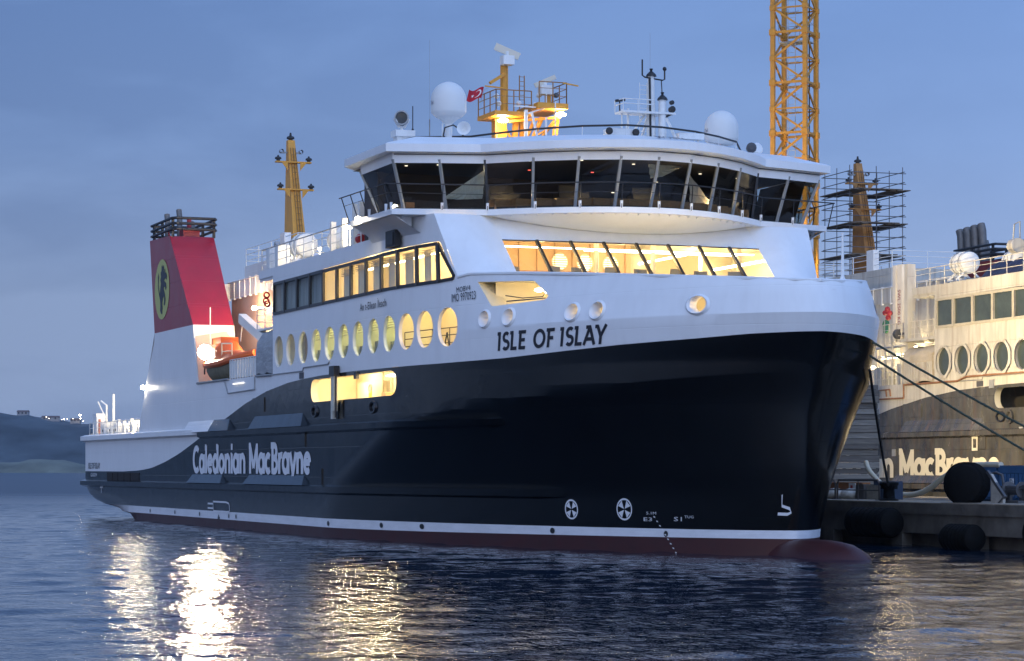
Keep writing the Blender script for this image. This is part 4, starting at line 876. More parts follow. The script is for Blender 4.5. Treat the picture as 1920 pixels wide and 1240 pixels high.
mb.tube(rail, .045, 6); hr = FP(mb, 'roof_handrail', M_blk, smooth=True)
mb = MB()
for p in rail[1:]: mb.tube([(p[0] - .1, p[1], 17.1), p], .022, 5)
mb.build('stanchion', M_white2, hr)
# navigation lights, small roof boxes
mb = MB(); mb.box(70.3, -.9, 17.42, 71.0, .2, 17.9); bx = FP(mb, 'signal_lamp_box', M_white2)
for y in (-.95, .3):
    mb = MB(); mb.lathe([(.0, -.1), (.14, -.1), (.16, .1), (.1, .14), (0, .14)], (71.05, y, 17.74), (1, -.3, 0), 12); mb.build('signal_lamp', M_blk, bx)
mb = MB(); mb.box(70.6, 2.4, 17.6, 71.0, 3.6, 17.86); mb.tube([(70.8, 2.6, 17.2), (70.8, 2.6, 17.6)], .04); mb.tube([(70.8, 3.4, 17.2), (70.8, 3.4, 17.6)], .04); mb.box(70.4, 2.2, 17.2, 71.2, 3.5, 17.32); FP(mb, 'deck_light_bar', M_white2)
mb = MB(); mb.box(68.6, -1.9, 17.5, 68.9, -.4, 17.68); FP(mb, 'light_bar', M_lamp)
mb = MB(); mb.lathe([(.0, -.3), (.22, -.28), (.28, -.1), (.28, .25), (.22, .3), (0, .3)], (66.0, 8.6, 18.0), (1, .2, .2), 14); mb.tube([(66, 8.6, 17.2), (66, 8.6, 17.8)], .2, 8); FP(mb, 'searchlight', M_white2, smooth=True)
mb = MB(); mb.lathe([(.0, -.2), (.2, -.2), (.24, .12), (.1, .2), (0, .2)], (67.6, 7.6, 17.85), (1, -.3, 0), 12); mb.tube([(67.5, 7.7, 17.2), (67.5, 7.7, 17.8)], .06, 6); FP(mb, 'searchlight', M_dgrey)
# white signal mast on the wheelhouse
mb = MB(); mb.tube([(70.2, .55, 17.4), (70.2, .55, 20.15)], [.2, .15], 10); mb.tube([(70.5, .95, 17.4), (70.5, .95, 19.05)], .17, 10)
for a, b in (((70.0, -.4, 17.4), (70.2, .5, 18.8)), ((70.3, 1.7, 17.4), (70.4, .9, 18.9)), ((69.0, .6, 17.4), (70.1, .55, 18.8)), ((70.9, 1.4, 17.4), (70.5, 1.0, 18.5))): mb.beam(a, b, .09)
mb.tube([(70.2, -.55, 17.4), (70.2, -.55, 18.65)], .05, 6); mb.tube([(70.2, -.85, 17.4), (70.2, -.85, 18.6)], .035, 6); mb.box(69.8, -1.0, 18.42, 70.7, 1.5, 18.5)
for z in (18.8, 19.0): mb.tube([(69.8, -1.0, z), (70.7, -1.0, z), (70.7, .5, z)], .025, 5)
for p in ((69.8, -1.0), (70.7, -1.0), (70.7, -.3)): mb.tube([(*p, 18.45), (*p, 19.0)], .022, 5)
sm = FP(mb, 'signal_mast', M_white2, smooth=True); sm.location = (0, .87, .25)
mb = MB(); mb.tube([(70.3, .08, 20.8), (70.3, .08, 20.12), (70.3, .2, 20.04), (70.3, .55, 20.0), (70.3, 1.05, 19.95), (70.3, 1.15, 20.0), (70.3, 1.15, 20.4)], .035, 6); mb.lathe([(.0, .12), (.1, 0), (.0, -.08)], (70.3, 1.15, 20.45), (1, 0, 0), 10); mb.tube([(70.42, .42, 17.4), (70.36, .4, 20.0)], .05, 5)
mb.tube([(70.5, .95, 19.1), (70.5, .9, 19.9)], .025, 4); mb.build('yard', M_blk, sm)
for p in ((70.2, .55, 20.1), (70.5, .95, 19.05)):
    mb = MB(); mb.lathe([(.0, .36), (.08, .34), (.05, .24), (.2, .1), (.24, 0), (0, 0)], p, n=12); mb.build('mast_light', M_blk, sm)
mb = MB(); mb.lathe([(.0, -.12), (.13, -.1), (.15, .1), (0, .12)], (70.6, 1.35, 18.65), (1, 0, 0), 10); mb.lathe([(.0, -.08), (.1, -.06), (.1, .08), (0, .1)], (70.6, 1.35, 18.95), (1, 0, 0), 8); mb.tube([(70.6, .9, 18.2), (70.6, 1.4, 18.5)], .05, 5); mb.tube([(70.2, -1.15, 18.95), (70.2, -.7, 19.02)], .06, 6); mb.tube([(70.2, -.95, 18.5), (70.2, -.95, 18.95)], .03, 5); mb.build('signal_lamp', M_blk, sm)
mb = MB()
for k in range(12): mb.tube([(70.2, .0, 17.5 + k * .2), (70.2, .35, 17.5 + k * .2)], .014, 4)
for y in (0, .35): mb.tube([(70.2, y, 17.4), (70.2, y, 19.8)], .016, 4)
mb.build('mast_ladder', M_white2, sm)
mb = MB(); mb.tube([(70.2, .5, 20.2), (70.2, .5, 22.0)], .006, 4); mb.build('whip_antenna', M_grey, sm)
# ochre radar mast behind the wheelhouse
mb = MB(); mb.loft([[(57.6, -1.25, z), (58.1, -1.25, z), (58.1, -.65, z), (57.6, -.65, z)] for z in (13.4, 20.6)], cap=True)
mb.beam((57.8, -.3, 17.4), (57.9, -.1, 20.5), .24); mb.beam((57.8, .35, 17.4), (57.9, .15, 20.5), .18); mb.beam((57.8, -.6, 19.9), (57.9, .3, 18.5), .1)
for a, b, w in (((58.0, .2, 19.0), (58.3, .7, 20.4), .14), ((58, .3, 18.5), (59, .8, 20.4), .16), ((59.6, 1.0, 17.6), (59.2, 1.5, 20.5), .2), ((58.6, .7, 19.2), (59.6, 1.4, 20.4), .12), ((58.4, -.7, 20.2), (59.6, 1.5, 20.35), .12), ((58.2, .1, 19.2), (59.4, 1.3, 20.0), .08)): mb.beam(a, b, w)
rm_ = FP(mb, 'radar_mast', M_yel)
mb = MB(); mb.prism([(57.0, -1.75, 20.35), (59.4, -1.75, 20.35), (59.4, .2, 20.35), (57.0, .2, 20.35)], (0, 0, .2)); mb.prism([(57.2, .2, 20.7), (60.0, .2, 20.7), (60.0, 1.75, 20.7), (57.2, 1.75, 20.7)], (0, 0, .26)); mb.build('platform', M_yel, rm_)
rail_run([(57, -1.7, 20.55), (59.4, -1.7, 20.55), (59.4, .1, 20.55)], 1.0, mat('brownish ochre rail', (.30, .15, .05), .6), par=rm_, step=.9)
rail_run([(57.2, 1.7, 20.96), (59.9, 1.7, 20.96), (59.9, .3, 20.96)], 1.0, mat('brownish ochre rail', (.3, .15, .05), .6), par=rm_, step=.8)
mb = MB(); mb.tube([(58.0, -.75, 20.5), (58.0, -.75, 22.95)], .19, 10); mb.tube([(58.8, 1.2, 20.9), (58.8, 1.2, 21.75)], .14, 8); mb.beam((58.3, -1.85, 21.85), (58.3, -.8, 21.8), .06); mb.beam((58.3, -1.6, 22.0), (58.2, -.8, 22.5), .14); mb.beam((59.9, 1.5, 21.95), (59.9, 2.3, 21.85), .06); mb.build('mast_post', M_yel, rm_)
for c, a, ln, w in (((58.4, -.75, 23.55), (.30, .93, -.42), 1.15 * .55, .34), ((58.9, 1.0, 22.15), (.2, .92, .42), .55, .22)):
    mb = MB(); d = Vector(a).normalized(); c = Vector(c); mb.beam(c - d * ln / 1, c + d * ln / 1, .1, w); sc_ = mb.build('radar_scanner', mat('cream radar', (.62, .58, .48), .5), rm_)
    mb = MB(); mb.box(c.x - .25, c.y - .28, c.z - .65, c.x + .25, c.y + .28, c.z - .22); mb.tube([c - Vector((0, 0, .3)), c], .09, 8); mb.build('radar_gearbox', M_white2, sc_)
mb = MB(); mb.tube([(58.6, -.2, 20.6), (58.6, -.2, 22.4)], .03, 4); mb.tube([(58.6, .05, 20.6), (58.6, .05, 22.4)], .03, 4)
for k in range(8): mb.tube([(58.6, -.2, 20.8 + .22 * k), (58.6, .05, 20.8 + .22 * k)], .016, 4)
mb.build('mast_ladder', mat('brownish ochre rail', (.3, .15, .05), .6), rm_)
for p in ((58.9, -1.5, 21.3), (59, -.4, 21.0), (59.3, .3, 20.9), (59.8, 1.2, 21.35), (58.6, .8, 21.5), (59.2, -1.5, 20.9)):
    mb = MB(); mb.lathe([(0, -.14), (.11, -.1), (.13, .08), (.07, .16), (0, .16)], p, (1, -.2, 0), 10); mb.build('signal_lamp', M_dgrey if p[1] > 1 or p[1] < -1.6 else M_white2, rm_)
mb = MB(); mb.tube([(59.7, -.3, 17.5), (59.7, -.3, 20.6)], .09, 10); mb.tube([(59.8, -.3, 20.4), (59.8, .7, 20.75), (59.8, .7, 21.4)], .04, 5); mb.tube([(60.4, .45, 17.5), (60.4, .45, 20.2)], .05, 6); mb.beam((60.2, -.2, 20.4), (60.3, .3, 18.2), .1); mb.beam((59.7, -.9, 20.75), (59.7, .4, 20.75), .06); mb.tube([(60.2, 1.0, 17.5), (60.2, 1.0, 21.0)], .03, 5); mb.build('white_pole', M_white2, rm_)
for q, tg in (((58.9, -1.15, 20.15), (58.0, -1.2, 18)), ((59.8, 1.45, 20.45), (59.2, 1.2, 19.2))):
    mb = MB(); mb.lathe([(0, -.06), (.2, -.06), (.26, .02), (.12, .1), (0, .1)], q, n=12); mb.build('platform_lamp', M_flood, rm_)
    lamp('platform_light', 'POINT', (q[0] + .1, q[1], q[2] - .5), 60, (1, .72, .32), .12, ferry)
lamp('mast_wash', 'SPOT', (25.5, -2.2, 13.6), 2600, (1, .74, .40), .1, ferry, (19.5, 0, 21), 50, .6)
lamp('funnel_wash', 'SPOT', (45.3, -7.6, 14.4), 11000, (1, .78, .5), .1, ferry, (26, -8, 14.6), 40, .5)
rm_.location = (0, 0, -.35)
# flag on the mast halyard
flag = thing('flag', 'red flag with white crescent and star flying from the radar mast', 'flag', (58.3, -1.62, 21.42))
def fl(u, v): return (.05 * math.sin(u * 7) + .1 * u, -.28 - .02 * v * 1 - u * .80 - .12 * (v), -.05 - v * .54 - .08 * u + .09 * math.sin(u * 5 + 1))
mb = MB(); nu, nv = 18, 8; o0 = 0
mb.add([fl(i / nu, j / nv) for j in range(nv + 1) for i in range(nu + 1)], [(j * (nu + 1) + i, j * (nu + 1) + i + 1, (j + 1) * (nu + 1) + i + 1, (j + 1) * (nu + 1) + i) for j in range(nv) for i in range(nu)])
mb.build('cloth', mat('red flag cloth', (.42, .012, .03), .8), flag, smooth=True)
def cres(n=24):
    out = []
    a0 = 38
    for i in range(n + 1): a = R(lerp(a0, 360 - a0, i / n)); out.append((.25 * math.cos(a), .25 * math.sin(a)))
    for i in range(n + 1): a = R(lerp(360 - a0 - 12, a0 + 12, i / n)); out.append((.0625 + .2 * math.cos(a), .2 * math.sin(a)))
    return out
star = [((.125 if i % 2 == 0 else .05) * math.cos(R(180 + 36 * i)) + .36, (.125 if i % 2 == 0 else .05) * math.sin(R(180 + 36 * i))) for i in range(10)]
for sg in (-1, 1):
    mb = MB()
    for pl in (cres(), star):
        vs, fs = plate(pl, [], [.05 * k - .3 for k in range(16)])
        mb.add([Vector(fl((.33 + v.x * .9) , .5 - v.y * 1.25)) + Vector((.012 * sg, 0, 0)) for v in vs], fs)
    mb.build('crescent_and_star', M_wtext, flag, fixn=False)
mb = MB(); mb.tube([(0, -.02, .02), (.02, -.28, -.1), (.06, -.48, -.75)], .012, 4); mb.build('halyard', M_grey, flag)
# boat bay
boat = thing('rescue_boat', 'orange rescue boat with grey cover hanging in the lit bay beside the funnel', 'boat', (36.5, -8.35, 9.0))
mb = MB(); rings = []
for x, w, h in ((-3.9, .5, .75), (-3.2, .85, .95), (-1.5, 1.0, 1.0), (.5, 1.0, 1.0), (2.2, .85, .95), (3.4, .5, .8), (4.1, .08, .45)):
    rings.append([(x, w * math.cos(R(a)), h * math.sin(R(a)) * (.9 if a < 180 else 1) + (.25 * max(0, x - 1) / 3)) for a in range(180, 361, 20)])
mb.loft(rings, closed=False); bh = mb.build('boat_hull', mat('olive grey boat cover', (.24, .22, .15), .6, var=.25, vs=2, bump=.4, bs=4), boat, smooth=True)
mb = MB()
for sd in (-1, 1): mb.tube([(-3.9, sd * .5, .1), (-3.2, sd * .85, .05), (-1.5, sd * 1.0, .02), (.5, sd * 1.0, .02), (2.2, sd * .85, .15), (3.4, sd * .5, .3), (4.1, 0, .45)], .2, 8)
mb.build('buoyancy_tube', M_orange, boat, smooth=True)
mb = MB(); mb.loft([[(x, w * math.cos(R(a)), .3 + h * math.sin(R(a))) for a in range(0, 181, 30)] for x, w, h in ((-3.4, .6, .3), (-3.0, .8, .9), (-1.2, .85, 1.15), (-.8, .7, .5), (.8, .7, .45), (2.4, .5, .2))], closed=False); mb.box(-3.2, -.5, 1.2, -1.2, .5, 1.55); mb.build('boat_canopy', M_orange, boat, smooth=True)
mb = MB(); mb.tube([(-.6, -.6, .2), (-.6, -.6, 1.15), (1.6, -.6, 1.05), (1.6, -.6, .2)], .04, 5); mb.tube([(-.6, -.6, .7), (1.6, -.6, .65)], .03, 5); mb.build('grab_rail', M_cream, boat)
mb = MB(); mb.beam((43.5, -8.5, 8.05), (43.5, -8.5, 10.0), .4); mb.beam((43.6, -8.45, 9.9), (37.8, -8.3, 11.45), .42, .5); mb.tube([(37.9, -8.3, 11.3), (37.6, -8.35, 10.2)], .03, 5); mb.beam((43.6, -8.5, 9.4), (40.6, -8.4, 10.6), .16); FP(mb, 'boat_davit', M_white2)
mb = MB(); mb.beam((42.6, -7.9, 8.05), (42.6, -7.9, 10.6), .3); mb.box(41.8, -8.6, 10.5, 44.9, -6.0, 10.62); mb.box(41.6, -7.5, 8.05, 43.0, -6.5, 9.2); FP(mb, 'bay_platform', M_white2)
rail_run([(41.8, -6, 10.62), (41.8, -8.55, 10.62), (44.9, -8.55, 10.62)], 1.05, M_white2)
mb = MB()
for k in range(10): mb.box(39.0 + k * .53, -9.26, 8.1, 39.45 + k * .53, -9.22, 9.05)
wb = FP(mb, 'windbreak', M_white2)
mb = MB()
for k in range(11): mb.tube([(38.95 + k * .53, -9.28, 8.05), (38.95 + k * .53, -9.28, 9.1)], .03, 5)
mb.tube([(38.9, -9.28, 9.1), (44.3, -9.28, 9.1)], .03, 5); mb.build('windbreak_post', M_white2, wb)
mb = MB()
prof = [(-9.36, 8.12), (-9.36, 9.2), (-9.3, 9.8), (-9.0, 10.25), (-8.4, 10.4), (-7.6, 10.35), (-7.2, 10.1), (-7.2, 8.1)]
mb.loft([[(s, y + .03 * math.sin(s * 3 + z), z + .05 * math.sin(s * 4 + y)) for y, z in prof] for s in (44.6, 45.1, 45.6, 46.1, 46.6, 47.1, 47.66)], cap=True); FP(mb, 'canvas_cover', mat('grey canvas', (.34, .36, .38), .8, bump=.8, bs=2.5, var=.15, vs=2, stretch=(.6, 1, 1.6)), smooth=True)
mb = MB(); mb.tube([(38.2, -9.4, 8.0), (38.9, -9.4, 7.3), (44.4, -9.4, 7.36), (44.4, -9.4, 8.0)], .035, 5); mb.tube([(44.7, -9.42, 8.03), (47.7, -9.42, 8.0)], .06, 6); mb.tube([(32.0, -9.4, 8.07), (39.0, -9.4, 8.07)], .06, 6); FP(mb, 'folding_platform', M_grey)
mb = MB(); mb.box(40.0, -9.42, 7.75, 42.2, -9.38, 7.80); FP(mb, 'light_strip', lampmat('cool strip', (1, .93, .8), 1.6))
mb = MB(); mb.poly([(32.1, -9.3, 8.06), (32.1, -6.96, 8.06), (30.95, -6.96, 11.2), (31.2, -9.3, 10.8)]); FP(mb, 'casing_lining', mat('warm lit white deckhouse', (1, 1, 1)))
for q in ((33.0, -6.3, 12.35), (39.8, -6.3, 12.7), (35.5, -6.2, 10.6)):
    mb = MB(); mb.lathe([(0, -.12), (.13, -.08), (.16, 0), (.1, .12), (0, .12)], q, n=10); mb.tube([q, (q[0], -5.8, q[2] + .05)], .04, 5); FP(mb, 'bay_lamp', lampmat('deck bulb', (1, .85, .58), 25))
    lamp('bay_light', 'POINT', (q[0], q[1] - .25, q[2]), 300, (1, .70, .36), .1, ferry)
lamp('bay_light', 'POINT', (41, -7.8, 9.8), 110, (1, .74, .4), .1, ferry)
mb = MB(); mb.tube([(31.9, -8.6, 10.3), (31.9, -8.6, 12.4)], .03, 5); FP(mb, 'whip_antenna', M_white2)
mb = MB(); mb.tube([(41.2, -7.2, 8.05), (41.2, -7.2, 11.9)], .05, 6); mb.tube([(42.2, -7.2, 8.05), (42.2, -7.2, 12.6)], .05, 6); mb.box(41.1, -5.95, 9.2, 42.0, -5.8, 11.2); mb.box(36.3, -5.95, 9.3, 37.2, -5.8, 11.3); mb.lathe([(.0, 0), (.32, 0), (.32, .12), (.2, .12), (.2, .04)], (45.5, -5.75, 12.4), (0, -1, 0), 16); FP(mb, 'bay_fitting', M_white2)
for p in ((45.3, -9.0, 12.2), (45.2, -9.0, 11.9), (45.4, -9.0, 11.75)):
    mb = MB(); mb.lathe([(.10, -.05), (.18, 0), (.10, .05)], p, (1, -.2, 0), 12); FP(mb, 'life_ring', mat('red ring', (.6, .04, .03), .4))
# the bright floodlight by the funnel and the smaller one aft
mb = MB(); ax = Vector((.93, -.36, -.02)); mb.lathe([(0, .12), (.25, .10), (.42, .05)], (33.35, -9.25, 9.78), ax, 24); fl_ = FP(mb, 'floodlight', M_flood)
mb = MB(); mb.lathe([(0, -.25), (.3, -.25), (.47, -.1), (.47, .04), (.43, .04)], (33.33, -9.25, 9.78), ax, 24); mb.tube([(33.1, -9.2, 9.6), (32.2, -9.0, 8.6)], .05, 6); mb.build('lamp_housing', M_dgrey, fl_)
lamp('floodlight_beam', 'SPOT', (33.5, -9.32, 9.78), 3800, (1, .76, .50), .33, ferry, (110, -62, 0), 62, .35)
mb = MB(); mb.lathe([(0, -.12), (.08, -.12), (.13, -.03), (.13, .03), (0, .04)], (18.75, -9.55, 8.25), (.7, -.7, .1), 14); mb.tube([(18.6, -9.3, 8.2), (18.75, -9.55, 8.25)], .05, 6); FP(mb, 'floodlight', M_flood)
lamp('floodlight_beam', 'SPOT', (18.9, -9.7, 8.25), 50, (1, .86, .56), .15, ferry, (70, -50, 0), 70, .5)
# stern deck fittings
mb = MB(); mb.box(0.3, -8.9, 5.42, 1.5, -8.3, 7.0); mb.box(.45, -8.93, 5.7, 1.3, -8.9, 6.05); FP(mb, 'stern_cabinet', M_white2)
mb = MB(); mb.tube([(1.0, -7.6, 5.4), (1.0, -7.6, 8.35)], .09, 8); mb.tube([(0.6, -8.0, 5.4), (.6, -8.0, 7.6), (.2, -8.3, 7.9)], .07, 6); mb.tube([(.6, -8.0, 6.6), (.1, -8.5, 7.85)], .05, 6); FP(mb, 'stern_post', M_white2)
mb = MB(); k = 0
for s in [i * .75 for i in range(1, 22)]:
    mb.box(s, -8.75 + .2 * (k % 3), 5.14, s + .22 + .12 * (k % 2), -8.55 + .2 * (k % 3), 6.2 + .28 * ((k * 7) % 4) / 3); k += 1
mb.box(8, -7.6, 5.14, 10, -6.6, 6.5); mb.box(12.5, -7.8, 5.14, 14.5, -6.6, 6.7); FP(mb, 'stern_fitting', M_white2)
mb = MB()
for s in (1.9, 4.2, 6.1, 9.2): mb.lathe([(.18, 0), (.18, .5), (.28, .55), (.28, .7), (0, .7)], (s, -8.3, 5.2), n=12); mb.tube([(s + .4, -8.3, 5.2), (s + .4, -8.3, 5.9)], .15, 8)
FP(mb, 'bollard', M_blk)
mb = MB(); mb.tube([(2.6, -8.9, 5.2), (2.6, -8.9, 6.6)], .09, 8); FP(mb, 'stern_post', mat('pale red post', (.5, .2, .15), .5))
rail_run([(0.2, 9, 5.2), (0.2, -9.1, 5.2), (16.5, -9.1, 5.2)], 1.15, M_white2, step=1.3)
lamp('stern_light', 'SPOT', (16.4, -8.9, 7.2), 3000, (1, .80, .5), .1, ferry, (4, -8.5, 5.9), 70, .5)
for q in ((3, -7.3, 7.4), (8, -7.3, 7.6), (13.5, -7.4, 7.4)): lamp('stern_light', 'POINT', q, 240, (1, .78, .45), .1, ferry)
# hull marks
mb = MB(); e = ellipse
for x0, x1, z0, z1 in ((7.3, 9.0, 2.48, 2.98), (9.2, 10.6, 2.48, 2.98), (10.8, 12.5, 2.48, 2.98), (12.7, 14.4, 2.48, 2.98), (14.6, 16.9, 2.48, 2.98)): mb.box(x0, -9.39, z0, x1, -9.34, z1)
FP(mb, 'vent_grille', mat('sooty grille', (.02, .016, .016), .8, var=.4, vs=8, stretch=(3, 1, .3)))
def side(u, v, off=-9.375): return Vector((u, off, v))
def mark(loops, nm, m=M_wtext, w=.1, fn=None, ly=0):
    mb = MB(); fn = fn or (lambda u, v, l: Vector((u, -9.372 - .001 * l, v)))
    for i, l in enumerate(loops): stroke(mb, l, w, fn, i + ly)
    return FP(mb, nm, m, fixn=False)
mark([[(35.6, 1.15), (35.6, 1.42), (38.4, 1.42), (39.0, 1.36), (39.15, 1.2), (39.15, .98), (39.0, .9), (35.7, .9), (35.6, 1.15)], [(34.4, 1.3), (35.6, 1.3)], [(34.4, 1.05), (35.6, 1.05)]], 'shore_power_mark', w=.09)
mark([[(5.0, 2.0), (5.9, 2.0)], [(5.45, 2.0), (5.45, 1.62)]], 'hull_mark', w=.12)
bow = lambda u, v, l=0: warp(u, v, -1, .015 + .002 * l)
for x, z, r in ((76.65, 1.62, .37), (80.25, 1.66, .40)):
    kx = 1 / ((warp(x + .5, z).x - warp(x - .5, z).x) ** 2 + (warp(x + .5, z).y - warp(x - .5, z).y) ** 2) ** .5
    mb = MB(); stroke(mb, ellipse(x, z, r * kx, r, 28) + [ellipse(x, z, r * kx, r, 28)[0]], .07, bow, 0)
    for a in (45, 135, 225, 315):
        mb.add([bow(x + kx * r * q[0] * math.cos(R(a + q[1])), z + r * q[0] * math.sin(R(a + q[1])), 2) for q in ((.08, 0), (.9, -24), (.9, 24))], [(0, 1, 2)])
    FP(mb, 'thruster_mark', M_wtext, fixn=False)
mark([[(93.2, 2.28), (93.3, 1.86), (94.3, 1.76), (94.6, 1.62), (94.1, 1.55), (92.9, 1.56)]], 'bulb_mark', w=.11, fn=bow)
mb = MB()
for k in range(9): x = 82.3 + k * .20; z = 1.42 - k * .17; mb.add([bow(x, z, 3), bow(x + .12, z - .02, 3), bow(x + .14, z - .07, 3), bow(x + .02, z - .05, 3)], [(0, 1, 2, 3)])
FP(mb, 'draught_mark', M_wtext, fixn=False)
for t_, x0, x1, z0, z1 in (('5.1M', 81.8, 82.5, 1.48, 1.58), ('E3', 81.6, 82.2, 1.22, 1.36), ('S1', 83.8, 84.4, 1.24, 1.4), ('TUG', 84.6, 85.3, 1.36, 1.46)):
    text_on(t_, lambda u, v: bow(lerp(x0, x1, u), lerp(z0, z1, v), 3), 'hull_number', M_wtext, ferry)
for x, z in ((20.0, .66), (26.5, .68), (32.5, .68), (39, .68), (40.5, .68), (57.3, .67), (63.0, .70), (66.5, .72), (75.3, .74), (83.2, .74), (36.8, .6)):
    mb = MB(); mb.poly([warp(px, pz, -1, .02) for px, pz in ellipse(x, z, .13 if x < 50 else .16, .12, 10)]); FP(mb, 'hull_outlet', M_frame)
mb = MB(); mb.box(36.6, -9.37, .46, 37.0, -9.34, .6); FP(mb, 'hull_outlet', M_frame)
# lettering
lettering('Caledonian MacBrayne', .215, lambda u, v, l: Vector((30.95 + 23.4 * u, -9.37 - .0008 * l, 2.98 + 1.56 * v))).build('lettering', M_wtext, ferry, fixn=False)
lettering('ISLE OF ISLAY', .185, lambda u, v, l: warp(74.12 + (80.78 - 74.12) * (u * .92 + .08 * u * u), lerp(7.97, 8.0, u) + .74 * v, -1, .015 + .0008 * l)).build('lettering', M_text, ferry, fixn=False)
text_on('An t-Eilean Ìleach', lambda u, v: warp(62.3 + 3.75 * u, 10.34 + .42 * v, -1, .03), 'lettering', M_text, ferry, .0)
text_on('MOBV4', lambda u, v: warp(71.38 + .84 * u, 10.50 + .05 * u + .22 * v, -1, .035), 'lettering', M_text, ferry, .0)
text_on('IMO 9970923', lambda u, v: warp(71.06 + 1.47 * u, 10.12 + .05 * u + .34 * v, -1, .035), 'lettering', M_text, ferry, .0)
text_on('ISLE OF ISLAY', lambda u, v: (1.1 + 3.9 * u, -9.37, 3.24 + .40 * v), 'lettering', M_text, ferry, .012)
text_on('GLASGOW', lambda u, v: (1.9 + 2.1 * u, -9.37, 2.70 + .24 * v), 'lettering', M_wtext, ferry, .01)
def roof_pt(t, k):
    s0 = 70.75 + 4.05 * (1 - abs(t / 6.73) ** 1.9); return Vector((s0 - .45 - .75 * (1 - k), t, 17.06 + .20 * (1 - k) + .01))
text_on('MOBV4', lambda u, v: roof_pt(lerp(-.1, 1.35, u), 1 - v * .9), 'lettering', M_text, ferry, .012)
text_on('9970923', lambda u, v: roof_pt(lerp(2.6, 4.1, u), 1 - v * .9), 'lettering', M_text, ferry, .012)
mb = MB(); mb.tube([(84.6, 2.9, 9.0), (84.6, 2.9, 12.3)], [.09, .04], 8); mb.lathe([(.42, 0), (.06, .75)], (84.6, 2.9, 9.9), n=4); FP(mb, 'jackstaff', M_white2)
# chairs in the forward lounge
def chair(label):
    t = thing('lounge_chair', label, 'chair', group='lounge chairs behind the front windows')
    mb = MB(); mb.box(-.28, -.28, .38, .28, .28, .5); mb.build('seat', mat('taupe upholstery', (.28, .24, .19), .8), t)
    mb = MB(); mb.loft([[(-.30 + .02 * k, -.3, .45 + .12 * k), (-.22 + .02 * k, -.34, .45 + .12 * k), (.1, -.34, .45 + .06 * k), (.1, -.28, .45 + .06 * k)] for k in range(5)], cap=True); mb.prism([(-.32, -.32, .45), (-.32, .32, .45), (-.38, .3, 1.05), (-.38, -.3, 1.05)], (.1, 0, 0)); mb.build('backrest', mat('taupe upholstery', (1, 1, 1)), t)
    mb = MB(); mb.tube([(0, 0, .02), (0, 0, .4)], .04, 6); mb.lathe([(0, 0), (.24, 0), (.04, .05)], n=12); mb.build('leg', M_dgrey, t)
    return t
ORD = ('first', 'second', 'third', 'fourth', 'fifth', 'sixth', 'seventh', 'eighth')
ch0 = chair('')
for i, (x, y, a) in enumerate(((71.6, -5.2, 40), (71.7, -4.0, 200), (72.0, -2.6, 30), (72.2, -1.4, 170), (72.2, .2, 10), (72.2, 1.5, 190), (72.2, 3.0, 0), (71.9, 4.6, 160))):
    c = ch0 if i == 0 else copy_tree(ch0); c.location = (x, y, 10.72); c.rotation_euler = (0, 0, R(a))
    c['label'] = 'taupe tub chair behind the %s pane of the raked front lounge windows' % ORD[i]
def table(x, y, lb):
    t = thing('lounge_table', lb, 'table', (x, y, 10.72), group='lounge tables behind the front windows')
    mb = MB(); mb.lathe([(0, .70), (.4, .70), (.4, .74), (0, .74)], n=16); mb.build('tabletop', mat('walnut top', (.2, .1, .05), .4), t)
    mb = MB(); mb.tube([(0, 0, 0), (0, 0, .7)], .04, 6); mb.lathe([(.25, 0), (.05, .04)], n=10); mb.build('leg', M_dgrey, t)
for x, y, lb in ((71.9, -4.6, 'first and second'), (72.1, -2.0, 'third and fourth'), (72.3, .9, 'fifth and sixth'), (72.1, 3.8, 'seventh and eighth')): table(x, y, 'small round table between the %s tub chairs of the front lounge' % lb)
# ------------------------------------------------------------------ the sister ferry beyond the quay
M_white3 = plating('aged cream white paint', (.52, .50, .44), .40, .22, .4, .8, grime=.55)
M_silver = plating('unfinished silvery black plating', (.075, .072, .06), .24, .55, .9, .7, grime=.3)
M_glass2 = mat('dark reflecting glass', (.05, .065, .06), .06, var=.3, vs=1.0, bump=.06, bs=1.2)
opt2 = dict(lit=False, white=M_white3, black=M_silver, red=M_red, band=mat('dull band', (.4, .38, .33), .5), house=M_white3, fred=mat('dark red funnel paint', (.25, .025, .02), .5, var=.2), funnel=1, mast=True, glass=M_glass2)
sister = thing('ferry', 'unfinished cream and silvery sister ferry with covered boat bay, moored behind the quay', 'ferry', (2.831, 40.403, 0), -.0656)
build_ferry(sister, opt2)
MT = Matrix.Translation((2.831, 40.403, 0)) @ Matrix.Rotation(-.0656, 4, 'Z')
w2 = lambda *p: tuple(MT @ Vector(p))
SP = lambda mb, name, m, par=None, **k: mb.build(name, m, par or sister, **k)
lettering('Caledonian MacBrayne', .225, lambda u, v, l: Vector((30.9 + 24.0 * u, -9.375 - .001 * l, 2.72 + 1.6 * v))).build('lettering', mat('cream lettering', (.66, .62, .5), .5), sister, fixn=False)
rail_run([(45.2, -9.22, 13.42), (66.0, -9.22, 13.42)], 1.0, mat('cream rail', (.6, .56, .48), .5, var=.2, vs=4), par=sister, step=1.7)
for sx, y, lb in ((47.9, -7.6, 'rust streaked life raft canister on the upper deck of the cream ferry'), (50.2, -5.6, 'life raft canister half hidden behind another on the cream ferry')):
    r_ = life_raft(None, w2(sx, y, 14.65), lb, -.0656)
mb = MB(); mb.box(46.6, -8.2, 13.4, 51.2, -5.0, 13.66); SP(mb, 'raft_platform', M_white3)
mb = MB()
for i in range(9):
    for j in range(5): pass
